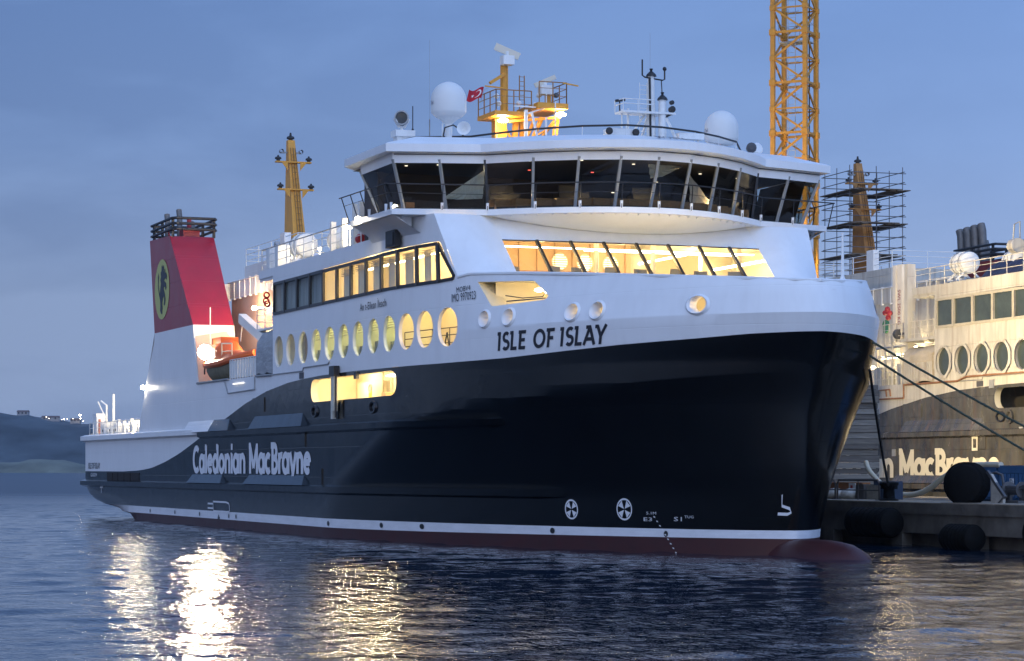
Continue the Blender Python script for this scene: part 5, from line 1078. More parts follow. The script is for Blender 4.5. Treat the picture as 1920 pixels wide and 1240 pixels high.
mb.loft([[(s, -8.9 + 2.2 * k / 6, 13.5 + .95 * math.sin(math.pi * k / 6) ** .6 * (.8 + .2 * math.sin(s * 3))) for k in range(7)] for s in [52.2 + .4 * i for i in range(12)]], closed=False); SP(mb, 'tarpaulin', mat('navy tarpaulin', (.015, .022, .06), .55, bump=.9, bs=3), smooth=True)
mb = MB(); mb.box(52.4, -6.5, 13.4, 60, -3.5, 15.6); mb.box(52.6, -6.2, 15.6, 60, -3.5, 15.75); mb.tube([(52.6, -7.2, 15.2), (53.2, -7.2, 15.2)], .4, 12); SP(mb, 'deckhouse', M_white3)
rail_run([(52.6, -3.5, 15.75), (52.6, -6.2, 15.75), (60, -6.2, 15.75)], 1.1, M_grey, par=sister, step=1.4)
mb = MB(); mb.tube([(52.2, -7, 15.2), (52.4, -7, 16.4), (53.0, -7, 16.5), (53.0, -7, 15.2)], .04, 5); SP(mb, 'ladder_hoop', M_grey)
mb = MB(); mb.box(41.35, -8.75, 10.6, 41.75, -8.35, 15.0); mb.box(41.95, -8.75, 10.6, 42.55, -8.3, 15.0); cr_ = SP(mb, 'deck_crane', mat('white crane paint', (.7, .66, .58), .5, var=.1))
text_on('SWL 2500 KG', lambda u, v: (42.05 + .34 * v, -8.77, 13.55 - 2.0 * u), 'lettering', mat('dark red lettering', (.25, .02, .02), .5), cr_, .01)
mb = MB(); mb.lathe([(.0, -.2), (.3, -.15), (.3, .15), (0, .2)], (42.2, -8.8, 11.0), (1, 0, 0), 12); mb.tube([(42, -8.8, 11.0), (43.5, -8.6, 10.9)], .12, 8); mb.build('winch_drum', M_dgrey, cr_)
mb = MB()
for p in ((41.0, -8.9, 12.5), (41.3, -8.9, 12.25), (41.1, -8.9, 12.0), (40.7, -8.9, 12.3)): mb.lathe([(.0, -.1), (.16, -.06), (.16, .06), (0, .1)], p, (.6, -.6, .2), 8)
SP(mb, 'red_hook_block', mat('red block', (.4, .02, .02), .4))
mb = MB(); mb.box(43.55, -9.1, 10.6, 43.95, -8.6, 14.9); mb.box(43.2, -9.2, 10.45, 47.7, -6, 10.62); mb.box(43.3, -8.9, 8.05, 43.6, -8.5, 10.5); mb.tube([(40.6, -8.4, 8.05), (40.6, -8.4, 11)], .07, 6); mb.tube([(39.4, -8.3, 8.05), (39.4, -8.3, 12.6)], .03, 5); mb.prism([(43.9, -8.9, 10.6), (45.2, -8.9, 10.6), (44.2, -8.9, 12.2)], (0, .1, 0)); SP(mb, 'bay_platform', M_white3)
rail_run([(40.4, -8.9, 10.5), (47.6, -8.9, 10.5)], 1.1, mat('cream rail', (1, 1, 1)), par=sister, step=.8)
rail_run([(36, -9.25, 8.05), (44, -9.25, 8.05)], 1.05, mat('cream rail', (1, 1, 1)), par=sister, step=.55)
mb = MB()
for x in (45.2, 46.0): mb.tube([(x, -6.2, 10.6), (x, -6.2, 13.0)], .04, 5)
for k in range(9): mb.tube([(45.2, -6.2, 10.8 + .27 * k), (46.0, -6.2, 10.8 + .27 * k)], .03, 4)
SP(mb, 'ladder', mat('rusty steel', (.25, .12, .06), .7, var=.3, vs=5))
mb = MB()
prof = [(-9.36, 8.1), (-9.38, 9.0), (-9.34, 9.7), (-9.0, 10.05), (-8.2, 10.2), (-7.4, 10.1), (-7.2, 8.1)]
mb.loft([[(s, y + .05 * math.sin(s * 3 + z * 2), z + .07 * math.sin(s * 2.4 + y)) for y, z in prof] for s in (43.9, 44.5, 45.0, 45.6, 46.2, 46.8, 47.5)], cap=True); SP(mb, 'canvas_cover', mat('beige canvas', (.46, .40, .30), .75, bump=1.0, bs=2.2, var=.2, vs=2, stretch=(.6, 1, 1.6)), smooth=True)
mb = MB()
for k in range(18): mb.box(43.95 + .2 * k, -9.40, 8.15, 44.06 + .2 * k, -9.37, 9.2)
SP(mb, 'slatted_screen', M_white3)
mb = MB(); mb.tube([(36, -9.42, 7.28), (44.1, -9.42, 7.25), (44.1, -9.42, 8.05)], .05, 5); mb.tube([(39.2, -9.4, 7.75), (42.3, -9.4, 7.8)], .04, 5)
for s in (39.8, 40.8, 41.8, 42.3): mb.tube([(s, -9.4, 7.78), (s + .1, -9.4, 7.4)], .05, 5)
mb.tube([(44.2, -9.42, 8.0), (50.5, -9.42, 8.0), (51.5, -9.42, 8.2), (60, -9.42, 8.22)], .06, 5); SP(mb, 'folding_platform', mat('rusty steel', (1, 1, 1)))
mb = MB(); mb.lathe([(.0, 0), (.42, 0), (.42, .1), (.3, .1), (.3, .06), (0, .06)], (34.6, -5.8, 11.9), (0, -1, 0), 20); SP(mb, 'porthole', mat('green glass', (.06, .22, .10), .2))
for q in ((36.0, -6.6, 9.92), (38.0, -6.6, 10.0), (39.4, -6.4, 10.4), (41.5, -6.3, 10.3), (34, -6.5, 9.4)):
    mb = MB(); mb.box(q[0] - .32, q[1] - .08, q[2] - .09, q[0] + .32, q[1] + .08, q[2] + .09); mb.tube([q, (q[0], -5.8, q[2])], .03, 5); SP(mb, 'bay_lamp', lampmat('bay tube lamp', (1, .80, .46), 16))
    lamp('bay_light', 'POINT', (q[0], q[1] - .3, q[2]), 95, (1, .74, .36), .15, sister)
mb = MB()
for s in (37, 38.2, 39.0, 40.2): mb.tube([(s, -7.6, 8.05), (s, -7.6, 10.4)], .06, 6)
mb.tube([(35, -7.6, 10.4), (42, -7.6, 10.4)], .07, 6); mb.tube([(35, -7.2, 9.9), (42, -7.2, 9.9)], .05, 6); mb.box(37.2, -7.9, 8.05, 38.2, -7.0, 9.2); mb.box(39.6, -7.6, 8.05, 40.6, -6.5, 9.4); SP(mb, 'bay_fitting', M_white3)
mb = MB(); mb.box(57.2, -9.42, 5.0, 57.6, -9.3, 5.4); mb.box(42.6, -9.42, 3.95, 43.0, -9.36, 4.35); mb.box(54.0, -9.41, 7.5, 54.5, -9.36, 7.95); SP(mb, 'hull_box', M_grey)
for z, s in ((5.97, 39.9), (5.95, 56.2)):
    mb = MB(); mb.lathe([(.36, -.02), (.36, .1), (.26, .1), (.22, .0), (0, .0)], (s, -9.36, z), (0, -1, 0), 20); SP(mb, 'fairlead', M_silver)
mb = MB(); mb.add([(52.1, -9.40, 4.2), (52.75, -9.40, 4.2), (52.75, -9.40, 5.0), (52.1, -9.40, 5.0), (52.25, -9.40, 4.35), (52.6, -9.40, 4.35), (52.6, -9.40, 4.85), (52.25, -9.40, 4.85)], [(0, 1, 5, 4), (1, 2, 6, 5), (2, 3, 7, 6), (3, 0, 4, 7)]); SP(mb, 'hull_mark', mat('cream lettering', (1, 1, 1)))
mb = MB(); mb.tube([(38.7, -9.6, 4.6), (39.0, -9.7, 4.65), (39.4, -9.6, 4.5)], .03, 5); mb.box(38.5, -9.42, 2.6, 39.3, -9.34, 4.2); SP(mb, 'hull_recess', M_frame)
# ------------------------------------------------------------------ quay
quay = MB(); quay.box(-30, 10.05, .55, 160, 24.2, 1.78); quay.box(-30, 9.98, 1.35, 160, 10.35, 1.80); quay.box(-30, 10.8, -2, 160, 23.5, .56)
for s in range(-20, 160, 6): quay.box(s, 10.02, -2, s + .9, 10.5, .6)
M_conc = mat('stained quay concrete', (.13, .118, .10), .8, var=.5, vs=.8, bump=.5, bs=2.5)
q_ = quay.build('quay', M_conc, kind='structure')
for i in range(26):
    mb = MB(); s = 40 + 4.0 * i; mb.box(s + .02, 10.0, 1.79, s + 3.96, 13.9, 1.83 + .008 * ((i * 5) % 3)); mb.build('paving_slab', mat('worn quay slab', (.30, .25, .19), .8, var=.4, vs=1.2, bump=.3, bs=4), q_)
def fender_drum(c, r, ln, axis, label):
    t = thing('fender', label, 'fender', c)
    mb = MB(); mb.lathe([(0, -ln / 2), (r * .55, -ln / 2), (r * .9, -ln / 2 + .12), (r, -ln / 2 + .35), (r, ln / 2 - .35), (r * .9, ln / 2 - .12), (r * .55, ln / 2), (0, ln / 2)], (0, 0, 0), axis, 28); mb.build('rubber_body', M_rub, t, smooth=True)
    mb = MB()
    for k in range(7):
        x = -ln / 2 + .3 + k * (ln - .6) / 6; mb.lathe([(r * 1.0, x - .05), (r * 1.05, x), (r * 1.0, x + .05)], (0, 0, 0), axis, 24)
    mb.build('chain_net', M_rub, t); return t
M_rub = mat('black rubber', (.006, .006, .006), .8, var=.3, vs=5, bump=.4, bs=9, spec=.15)
fender_drum((80.6, 10.9, 2.62), .86, 1.25, (.6, -.75, 0), 'big black rubber roller fender standing up on the quay edge').children
fender_drum((82.4, 9.55, .45), .55, 2.2, (1, 0, 0), 'black rubber fender hanging below the roller fender')
fender_drum((75.4, 9.5, .95), .62, 3.4, (1, 0, 0), 'black rubber fender on the quay face right behind the bow of the black ferry')
t = thing('tyre', 'old tyre hanging on the quay face at the right edge', 'tyre', (87.3, 9.75, .75))
mb = MB(); mb.lathe([(.45, -.14), (.62, -.17), (.72, -.08), (.72, .08), (.62, .17), (.45, .14), (.45, -.14)], (0, 0, 0), (0, 1, 0), 24); mb.build('tread', M_rub, t, smooth=True)
mb = MB(); mb.tube([(0, .2, 1.05), (0, 0, .72)], .02, 5); mb.build('rope', M_dgrey, t)
t = thing('fender_bracket', 'whitish steel bracket holding the roller fender on the quay', 'bracket', (81.6, 11.4, 1.83))
mb = MB(); mb.prism([(0, 0, 0), (.9, 0, 0), (.9, 0, .3), (0, 0, 1.2)], (0, .12, 0)); mb.build('plate', mat('chalky steel', (.42, .40, .36), .7, var=.3, vs=4), t)
mb = MB(); mb.beam((-.3, .05, 1.3), (1.0, .05, .25), .12); mb.beam((1.0, 0, .3), (-.5, -.5, -1.2), .05); mb.build('strut', M_dgrey, t)
# stack of weathered timber
woods = [mat('weathered timber a', (.20, .175, .145), .85, var=.5, vs=2, stretch=(3, .4, 6), bump=.4, bs=5), mat('weathered timber b', (.26, .235, .20), .85, var=.45, vs=2, stretch=(3, .4, 6), bump=.4, bs=5), mat('weathered timber c', (.15, .13, .11), .85, var=.5, vs=2, stretch=(3, .4, 6), bump=.4, bs=5)]
z = 2.45
for i in range(17):
    h = (.30, .26, .34, .24, .29)[(i * 3) % 5]
    b = MB(); j = .05 * math.sin(i * 2.3); k = .04 * math.cos(i * 1.7); b.box(-.55 + j, -1.6, 0, .55 + j, 1.45 + k, h - .015)
    me = bpy.data.meshes.new('timber_beam'); me.from_pydata([tuple(v) for v in b.v], [], b.f); bm = bmesh.new(); bm.from_mesh(me); bmesh.ops.bevel(bm, geom=bm.edges[:], offset=.015, segments=1, affect='EDGES'); bmesh.ops.recalc_face_normals(bm, faces=bm.faces); bm.to_mesh(me); bm.free()
    o = finish(me, 'timber_beam', woods[(i * 7 + i // 3) % 3]); o.location = (63.6, 14.75, z); o.rotation_euler = (0, 0, R(-12 + 2 * math.sin(i * 3.1))); z += h
    tag(o, 'thick weathered timber in the tall stack behind the bow of the black ferry', 'timber', 'weathered timbers stacked on the quay')
t = thing('steel_beam', 'rusty orange steel beam lying across blocks under the timber stack', 'beam', (66.2, 13.4, 2.05), R(-8))
mb = MB(); mb.box(-4.0, -.2, .05, 2.3, .2, .12); mb.box(-4.0, -.2, .48, 2.3, .2, .55); mb.box(-4.0, -.04, .1, 2.3, .04, .5); mb.box(-4, -.2, .1, 2.3, -.18, .5); mb.build('beam', mat('rusty orange paint', (.33, .12, .03), .7, var=.4, vs=3), t)
mb = MB(); mb.box(.75, -.26, .12, 1.55, -.22, .52); sg = mb.build('sign_plate', mat('white sign', (.6, .58, .55), .6), t)
mb = MB(); mb.box(.75, -.28, .04, 1.55, -.262, .2); mb.box(1.0, -.28, .28, 1.25, -.262, .42); mb.build('sign_print', mat('red sign print', (.4, .03, .03), .6), sg)
for (x, y, s0, lb) in ((66.2, 12.7, .62, 'whitish sack lying on the quay nearest the bow of the black ferry'), (67.6, 12.7, .58, 'whitish sack lying beside the concrete block'), (64.9, 12.9, .6, 'whitish sack mostly hidden behind the bow of the black ferry')):
    t = bpy.data.meshes.new('sack'); bm = bmesh.new(); bmesh.ops.create_icosphere(bm, subdivisions=3, radius=1)
    for v in bm.verts:
        v.co = Vector((v.co.x * s0, v.co.y * .4, v.co.z * .27 + .03 * math.sin(v.co.x * 9 + x) + .03 * math.sin(v.co.y * 8))); v.co.z = max(v.co.z, -.2)
    bm.to_mesh(t); bm.free(); o = finish(t, 'sack', mat('dirty white woven sack', (.52, .49, .44), .8, var=.25, vs=4, bump=.6, bs=6), smooth=True); o.location = (x, y, 2.04); tag(o, lb, 'sack', 'sacks under the steel beam')
for x, w, m, lb in ((68.7, .75, mat('dark block', (.09, .08, .07), .8, var=.3), 'dark block standing under the steel beam'), (69.9, 1.1, mat('pale block', (.32, .29, .24), .8, var=.3), 'pale concrete block under the end of the steel beam')):
    mb = MB(); mb.box(-w / 2, -.3, 0, w / 2, .3, .66); mb.box(-w / 2 + .1, -.25, .66, w / 2 - .1, .25, .70); o = mb.build('block', m); o.location = (x, 12.9, 1.83); tag(o, lb, 'block')
def barrier(x, lb):
    t = thing('guard_rail', lb, 'guard rail', (x, 11.45, 1.83), R(0), 'tubular guard rails on the quay')
    mb = MB(); mb.tube([(-1.9, 0, 0), (-1.9, 0, .75), (-1.75, 0, .9), (1.75, 0, .9), (1.9, 0, .75), (1.9, 0, 0)], .045, 6); mb.tube([(-1.9, 0, .45), (1.9, 0, .45)], .03, 5); mb.tube([(0, 0, 0), (0, 0, .9)], .03, 5); mb.build('tube', mat('dark brown tube', (.05, .04, .035), .6), t)
    mb = MB()
    for s in (-1.9, 1.9): mb.box(s - .12, -.15, 0, s + .12, .15, .04)
    mb.build('foot', M_dgrey, t)
barrier(66.6, 'tubular guard rail on the quay nearer the bow of the black ferry'); barrier(70.6, 'tubular guard rail on the quay nearer the dark bollard')
t = thing('cabinet', 'small dark blue cabinet on the quay beside the bollard', 'cabinet', (70.6, 13.0, 1.83))
mb = MB(); mb.box(-.7, -.35, 0, .7, .35, .85); mb.build('body', mat('navy steel', (.03, .05, .09), .5, var=.2), t)
mb = MB()
for s in (-.35, .35): mb.box(s - .28, -.38, .1, s + .28, -.35, .75)
mb.build('door', mat('navy door', (.045, .07, .12), .5), t)
def bollard(p, lb):
    t = thing('bollard', lb, 'bollard', p); mb = MB(); mb.lathe([(0, 0), (.42, 0), (.42, .06), (.26, .12), (.24, .5), (.3, .6), (.42, .7), (.42, .8), (.2, .86), (0, .86)], n=20); mb.build('post', M_rub, t, smooth=True, angle=50)
    mb = MB(); mb.beam((-.6, 0, .6), (.6, 0, .6), .16); mb.build('crossbar', M_rub, t); return t
bollard((73.6, 11.3, 1.83), 'dark mooring bollard with a rope coming down to it, left of the white hose')
bollard((89.2, 11.2, 1.83), 'mooring bollard out at the right holding the lower bow rope'); bollard((92.0, 11.8, 1.83), 'mooring bollard out at the right holding the upper bow rope')
def rope(pts, r, lb, sag=0, m=None):
    a, b = Vector(pts[0]), Vector(pts[-1]); n = 40
    P_ = [a.lerp(b, i / n) - Vector((0, 0, sag * 4 * (i / n) * (1 - i / n))) for i in range(n + 1)]
    mb = MB(); mb.tube(P_, r, 8); o = mb.build('mooring_rope', m or mat('dark green rope', (.035, .055, .04), .8, bump=.8, bs=14), smooth=True); tag(o, lb, 'rope', 'mooring ropes'); return o
rope([(86.7, 3.0, 8.0), (92.0, 11.6, 2.45)], .045, 'upper green mooring rope from the bow to the quay', .12)
rope([(86.5, 3.0, 7.5), (89.2, 11.1, 2.45)], .045, 'lower green mooring rope from the bow to the quay', .1)
rope([(85.8, 3.4, 7.0), (73.65, 11.25, 2.45)], .055, 'dark chain like rope hanging from the bow to the dark bollard', .25, mat('black rope', (.015, .015, .015), .8, bump=.9, bs=10))
def hose(pts, lb, r=.13):
    # smooth the path
    P_ = [Vector(p) for p in pts]
    for _ in range(3):
        Q = [P_[0]]
        for a, b in zip(P_, P_[1:]): Q += [a.lerp(b, .25), a.lerp(b, .75)]
        P_ = Q + [P_[-1]]
    mb = MB(); mb.tube(P_, r, 12); o = mb.build('hose', mat('cream hose', (.60, .54, .40), .5, var=.12), smooth=True); tag(o, lb, 'hose')
hose([(69.2, 13.9, 2.3), (69.8, 13.9, 2.08), (71.2, 13.9, 2.02), (72.6, 13.9, 2.3), (73.8, 13.9, 2.85), (75.0, 14.0, 3.28), (76.0, 14.2, 3.42), (78.0, 14.2, 3.4)], 'fat cream hose sagging across the quay towards the blue containers')
hose([(66.3, 14.3, 3.55), (66.9, 14.1, 3.15), (68.2, 14, 2.55)], 'short straight cream hose slanting down beside the cabinet', .11)
def container(x, lb, letter):
    t = thing('container', lb, 'container', (x, 15.1, 1.83), 0, 'blue steel containers on the quay')
    mb = MB(); mb.box(-1.08, -.95, .1, 1.08, .95, 1.5); mb.build('body', mat('blue container paint', (.035, .10, .22), .5, var=.3, vs=3), t)
    mb = MB()
    for i in range(7): mb.box(-.98 + i * .3, -1.01, .2, -.84 + i * .3, -.95, 1.2)
    for i in range(6): mb.box(1.08, -.85 + i * .3, .2, 1.14, -.72 + i * .3, 1.2)
    mb.build('rib', mat('blue container rib', (.05, .13, .27), .5), t)
    mb = MB(); mb.box(-1.1, -.98, 1.22, 1.1, .98, 1.55); mb.box(-1.1, -1.0, 0, -.8, .9, .12); mb.box(.8, -1.0, 0, 1.1, .9, .12); mb.build('lid', mat('blue container lid', (.045, .12, .25), .5, var=.2), t)
    mb = MB(); mb.box(-.15, -1.03, .72, .15, -1.012, 1.0); pl = mb.build('label_plate', M_wtext, t)
    text_on('D', lambda u, v: (-.09 + .18 * u, -1.04, .76 + .2 * v), 'lettering', M_text, pl)
container(76.6, 'ribbed blue container beside the big roller fender', 'D'); container(79.0, 'ribbed blue container in the middle of the blue row', 'D'); container(81.4, 'ribbed blue container at the right end of the row', 'D')
t = thing('cabinet', 'cream cabinet with a yellow notice between the roller fender and the containers', 'cabinet', (74.9, 15.6, 1.83))
mb = MB(); mb.box(-.55, -.4, 0, .55, .4, 1.5); mb.build('body', M_cream, t); mb = MB(); mb.box(-.1, -.42, .8, .4, -.4, 1.2); mb.build('notice', mat('yellow notice', (1, 1, 1)), t); mb = MB(); mb.box(.56, -.4, 0, 1.0, .4, 1.5); mb.build('side', M_dgrey, t)
t = thing('winch', 'dark deck winch with bent pipes standing on the quay in front of the blue containers', 'winch', (82.2, 12.2, 1.83))
mb = MB(); mb.box(-.8, -.4, 0, .8, .4, .12); mb.beam((-.6, 0, .1), (-.6, 0, .75), .12, .5); mb.beam((.6, 0, .1), (.6, 0, .75), .12, .5); mb.build('frame', M_dgrey, t)
mb = MB(); mb.lathe([(.0, -.55), (.34, -.55), (.34, -.48), (.2, -.46), (.2, .46), (.34, .48), (.34, .55), (0, .55)], (0, 0, .55), (1, 0, 0), 18); mb.build('drum', M_dgrey, t)
mb = MB(); mb.tube([(-2.4, .1, 1.15), (-1.6, .1, 1.25), (-1.0, 0, 1.15), (-.85, 0, .6), (-.8, 0, .1)], .06, 8); mb.tube([(.9, .1, .1), (1.0, .1, .9), (.5, .1, 1.0)], .05, 8); mb.box(-1.1, -.2, .6, 1.0, -.1, .7); mb.build('pipe', M_dgrey, t, smooth=True)
# ------------------------------------------------------------------ tower crane
crane = thing('tower_crane', 'tall ochre lattice mast of a tower crane rising behind the wheelhouse', 'tower crane', (54.05, 17.0, 1.78), R(-47))
CA, CS_ = .88, 2.62
M_cr = mat('ochre crane paint', (.58, .27, .03), .5, var=.2, vs=2); M_crg = mat('crane grey', (.4, .42, .42), .5)
nsec = 14
mb = MB(); mb.box(-1.3, -1.3, .05, 1.3, 1.3, .5); mb.build('base', M_conc, crane)
for sx in (-1, 1):
    for sy in (-1, 1):
        mb = MB(); mb.box(sx * CA - .11, sy * CA - .11, .5, sx * CA + .11, sy * CA + .11, nsec * CS_ + .5); mb.build('leg', M_cr, crane)
corners = [(-CA, -CA), (CA, -CA), (CA, CA), (-CA, CA)]
for k in range(nsec):
    z0 = .5 + k * CS_; mb = MB()
    for i in range(4):
        a, b = corners[i], corners[(i + 1) % 4]
        mb.beam((*a, z0 + .05), (*b, z0 + .05), .09, .12); mb.beam((*a, z0 + CS_ / 2), (*b, z0 + CS_ / 2), .07, .08)
        p = (a, b) if i % 2 == 0 else (b, a)
        mb.beam((*p[0], z0 + .1), (*p[1], z0 + CS_ / 2), .08, .10); mb.beam((*p[1], z0 + CS_ / 2), (*p[0], z0 + CS_ - .05), .08, .10)
    for a in corners:
        mb.box(a[0] - .16, a[1] - .16, z0 - .1, a[0] + .16, a[1] + .16, z0 + .2); mb.box(a[0] - .14, a[1] - .14, z0 + CS_ / 2 - .12, a[0] + .14, a[1] + .14, z0 + CS_ / 2 + .12)
    mb.build('lattice_section', M_cr, crane)
mb = MB()
for y in (-.2, .2): mb.tube([(.45, y, .5), (.45, y, nsec * CS_)], .02, 4)
for k in range(int(nsec * CS_ / .3)): mb.tube([(.45, -.2, .6 + .3 * k), (.45, .2, .6 + .3 * k)], .013, 4)
for k in range(int(nsec * CS_ / .87)):
    z0 = .9 + .87 * k; mb.tube([(.45 - .35 * math.sin(R(a)), .35 * math.cos(R(a)), z0) for a in range(0, 181, 30)], .014, 4)
mb.build('ladder', M_crg, crane)
for k in (3, 6, 9, 12):
    z0 = .5 + k * CS_ - .4; mb = MB(); mb.box(-.8, -.8, z0, .2, .8, z0 + .06); pf = mb.build('platform', M_crg, crane)
    mb = MB(); mb.tube([(.2, -.8, z0 + .05), (.2, -.8, z0 + 1.0), (-.8, -.8, z0 + 1.0), (-.8, .8, z0 + 1.0), (.2, .8, z0 + 1.0), (.2, .8, z0 + .05)], .02, 4); mb.tube([(-.8, 0, z0), (-.8, 0, z0 + 1)], .02, 4); mb.build('platform_rail', M_crg, pf)
mb = MB(); mb.tube([(-.55, .62, .5), (-.55, .62, nsec * CS_ + .5)], .035, 5); mb.build('power_cable', M_blk, crane)
# scaffold around the ochre mast of the sister ferry
sca = thing('scaffold', 'tube scaffold with plank decks wrapped around the mast of the cream ferry', 'scaffold', w2(19.7, 0, 16.05), -.0656)
xs_, ys_ = (-2.3, -.4, 1.6), (-1.95, 0, 1.95)
M_sc = mat('dull scaffold tube', (.11, .11, .12), .5, metal=.5); M_pl = mat('grey scaffold plank', (.14, .115, .09), .85, var=.4, vs=3)
for x in xs_:
    for y in ys_:
        if x == -.4 and y == 0: continue
        mb = MB(); mb.tube([(x, y, 0), (x, y, 7.2 + .3 * ((x * 3 + y) % 2))], .028, 5); mb.build('standard', M_sc, sca)
for z in (.4, 1.2, 2.0, 2.7, 3.4, 4.1, 4.8, 5.5, 6.3, 7.0):
    for x in xs_:
        if x != -.4: mb = MB(); mb.tube([(x, -2.2, z), (x, 2.2, z)], .03, 5); mb.build('ledger', M_sc, sca)
    for y in ys_:
        if y: mb = MB(); mb.tube([(-2.6, y, z + .08), (1.9, y, z + .08)], .03, 5); mb.build('ledger', M_sc, sca)
for z, x0, x1 in ((1.45, -2.9, 1.6), (3.55, -2.7, 1.9), (5.75, -2.8, 2.3)):
    for y in (-2.1, -1.65, -1.2, .8, 1.25, 1.7):
        mb = MB(); mb.box(x0 + .15 * math.sin(y * 9), y, z, x1 + .2 * math.sin(y * 5), y + .42, z + .06); mb.build('plank', M_pl, sca)
    for x in (x1 - .9, x1 - .45, x0 + .3, x0 + .75):
        mb = MB(); mb.box(x, -1.7, z + .07, x + .42, 1.6, z + .13); mb.build('plank', M_pl, sca)
# yard floodlight that lights the sister ferry (stands on the quay behind the bow of the black ferry)
t = thing('floodlight_mast', 'steel floodlight mast standing on the quay hidden behind the bow of the black ferry', 'floodlight mast', (60.3, 12.3, 1.78), R(-75))
mb = MB(); mb.tube([(0, 0, 0), (0, 0, 8)], [.16, .1], 10); mb.box(-.3, -.3, 0, .3, .3, .1); mb.build('pole', M_grey, t)
mb = MB(); mb.box(-.1, -.9, 7.8, .2, .9, 8.3); hd = mb.build('lamp_head', M_dgrey, t)
mb = MB(); mb.box(-.12, -.85, 7.85, -.105, .85, 8.25); mb.build('lens', lampmat('yard floodlight lens', (1, .82, .5), 40), hd)
lamp('yard_floodlight', 'SPOT', (60.2, 12.6, 9.85), 24000, (1, .77, .44), .4, None, (54, 28, 7.5), 96, .5)
lamp('yard_floodlight', 'SPOT', (60.2, 12.6, 10.0), 7000, (1, .74, .40), .3, None, (54, 17, 26), 60, .6)
# ------------------------------------------------------------------ water
import numpy as np
def water():
    m = bpy.data.materials.new('harbour water'); m.use_nodes = True; nt = m.node_tree; N = nt.nodes; L = nt.links; b = N['Principled BSDF']
    b.inputs['Base Color'].default_value = (.003, .012, .028, 1); b.inputs['Roughness'].default_value = .07; b.inputs['IOR'].default_value = 1.333
    tc = N.new('ShaderNodeTexCoord'); prev = None
    for sc_, st, di, det, strx in ((.9, .45, .11, 3, (1, 1.5, 1)), (2.3, .5, .05, 3, (1, 1.4, 1)), (6.0, .5, .020, 3, (1, 1.2, 1))):
        mp = N.new('ShaderNodeMapping'); L.new(tc.outputs['Object'], mp.inputs[0]); mp.inputs['Scale'].default_value = strx; mp.inputs['Rotation'].default_value = (0, 0, R(18))
        z = N.new('ShaderNodeTexNoise'); z.inputs['Scale'].default_value = sc_; z.inputs['Detail'].default_value = det; z.inputs['Roughness'].default_value = .55; L.new(mp.outputs[0], z.inputs['Vector'])
        bp = N.new('ShaderNodeBump'); bp.inputs['Strength'].default_value = st; bp.inputs['Distance'].default_value = di; L.new(z.outputs[0], bp.inputs['Height'])
        if prev: L.new(prev, bp.inputs['Normal'])
        prev = bp.outputs[0]
    sx = N.new('ShaderNodeSeparateXYZ'); L.new(tc.outputs['Object'], sx.inputs[0]); mr = N.new('ShaderNodeMapRange'); mr.inputs['From Min'].default_value = 20; mr.inputs['From Max'].default_value = -160; mr.inputs['To Min'].default_value = .045; mr.inputs['To Max'].default_value = .34; L.new(sx.outputs[0], mr.inputs[0]); L.new(mr.outputs[0], b.inputs['Roughness'])
    L.new(prev, b.inputs['Normal'])
    x0, x1, y0, y1, st = -60., 134., -62., 22., .3
    nx, ny = int((x1 - x0) / st) + 1, int((y1 - y0) / st) + 1
    gx, gy = np.meshgrid(np.linspace(x0, x1, nx), np.linspace(y0, y1, ny)); h = np.zeros_like(gx); rg = np.random.default_rng(3)
    for i in range(34):
        wl = .9 * (1.11 ** (i % 17)) * rg.uniform(.9, 1.1); a = R(200) + rg.normal(0, .55); k = 2 * np.pi / wl
        h += .0027 * wl ** .6 * np.sin(k * (gx * np.cos(a) + gy * np.sin(a)) + rg.uniform(0, 6.28))
    d = np.minimum.reduce([gx - x0, x1 - gx, gy - y0, y1 - gy]); h *= np.clip(d / 6, 0, 1)
    v = np.stack([gx, gy, h], -1).reshape(-1, 3)
    idx = np.arange(nx * ny).reshape(ny, nx); q = np.stack([idx[:-1, :-1], idx[:-1, 1:], idx[1:, 1:], idx[1:, :-1]], -1).reshape(-1, 4)
    B = 9000.
    ev = np.array([[-B, -B, 0], [B, -B, 0], [B, B, 0], [-B, B, 0]], float); n0 = len(v); v = np.concatenate([v, ev])
    cs = [idx[0, 0], idx[0, -1], idx[-1, -1], idx[-1, 0]]
    q2 = [(n0, n0 + 1, cs[1], cs[0]), (n0 + 1, n0 + 2, cs[2], cs[1]), (n0 + 2, n0 + 3, cs[3], cs[2]), (n0 + 3, n0, cs[0], cs[3])]
    q = np.concatenate([q, np.array(q2)])
    me = bpy.data.meshes.new('water'); me.vertices.add(len(v)); me.vertices.foreach_set('co', v.ravel()); me.loops.add(q.size); me.loops.foreach_set('vertex_index', q.ravel().astype(np.int32))
    me.polygons.add(len(q)); me.polygons.foreach_set('loop_start', np.arange(0, q.size, 4, dtype=np.int32)); me.polygons.foreach_set('loop_total', np.full(len(q), 4, dtype=np.int32)); me.update(calc_edges=True); me.validate()
    finish(me, 'water', m, smooth=False, kind='structure'); me.polygons.foreach_set('use_smooth', [True] * len(me.polygons)); me.update()
water()
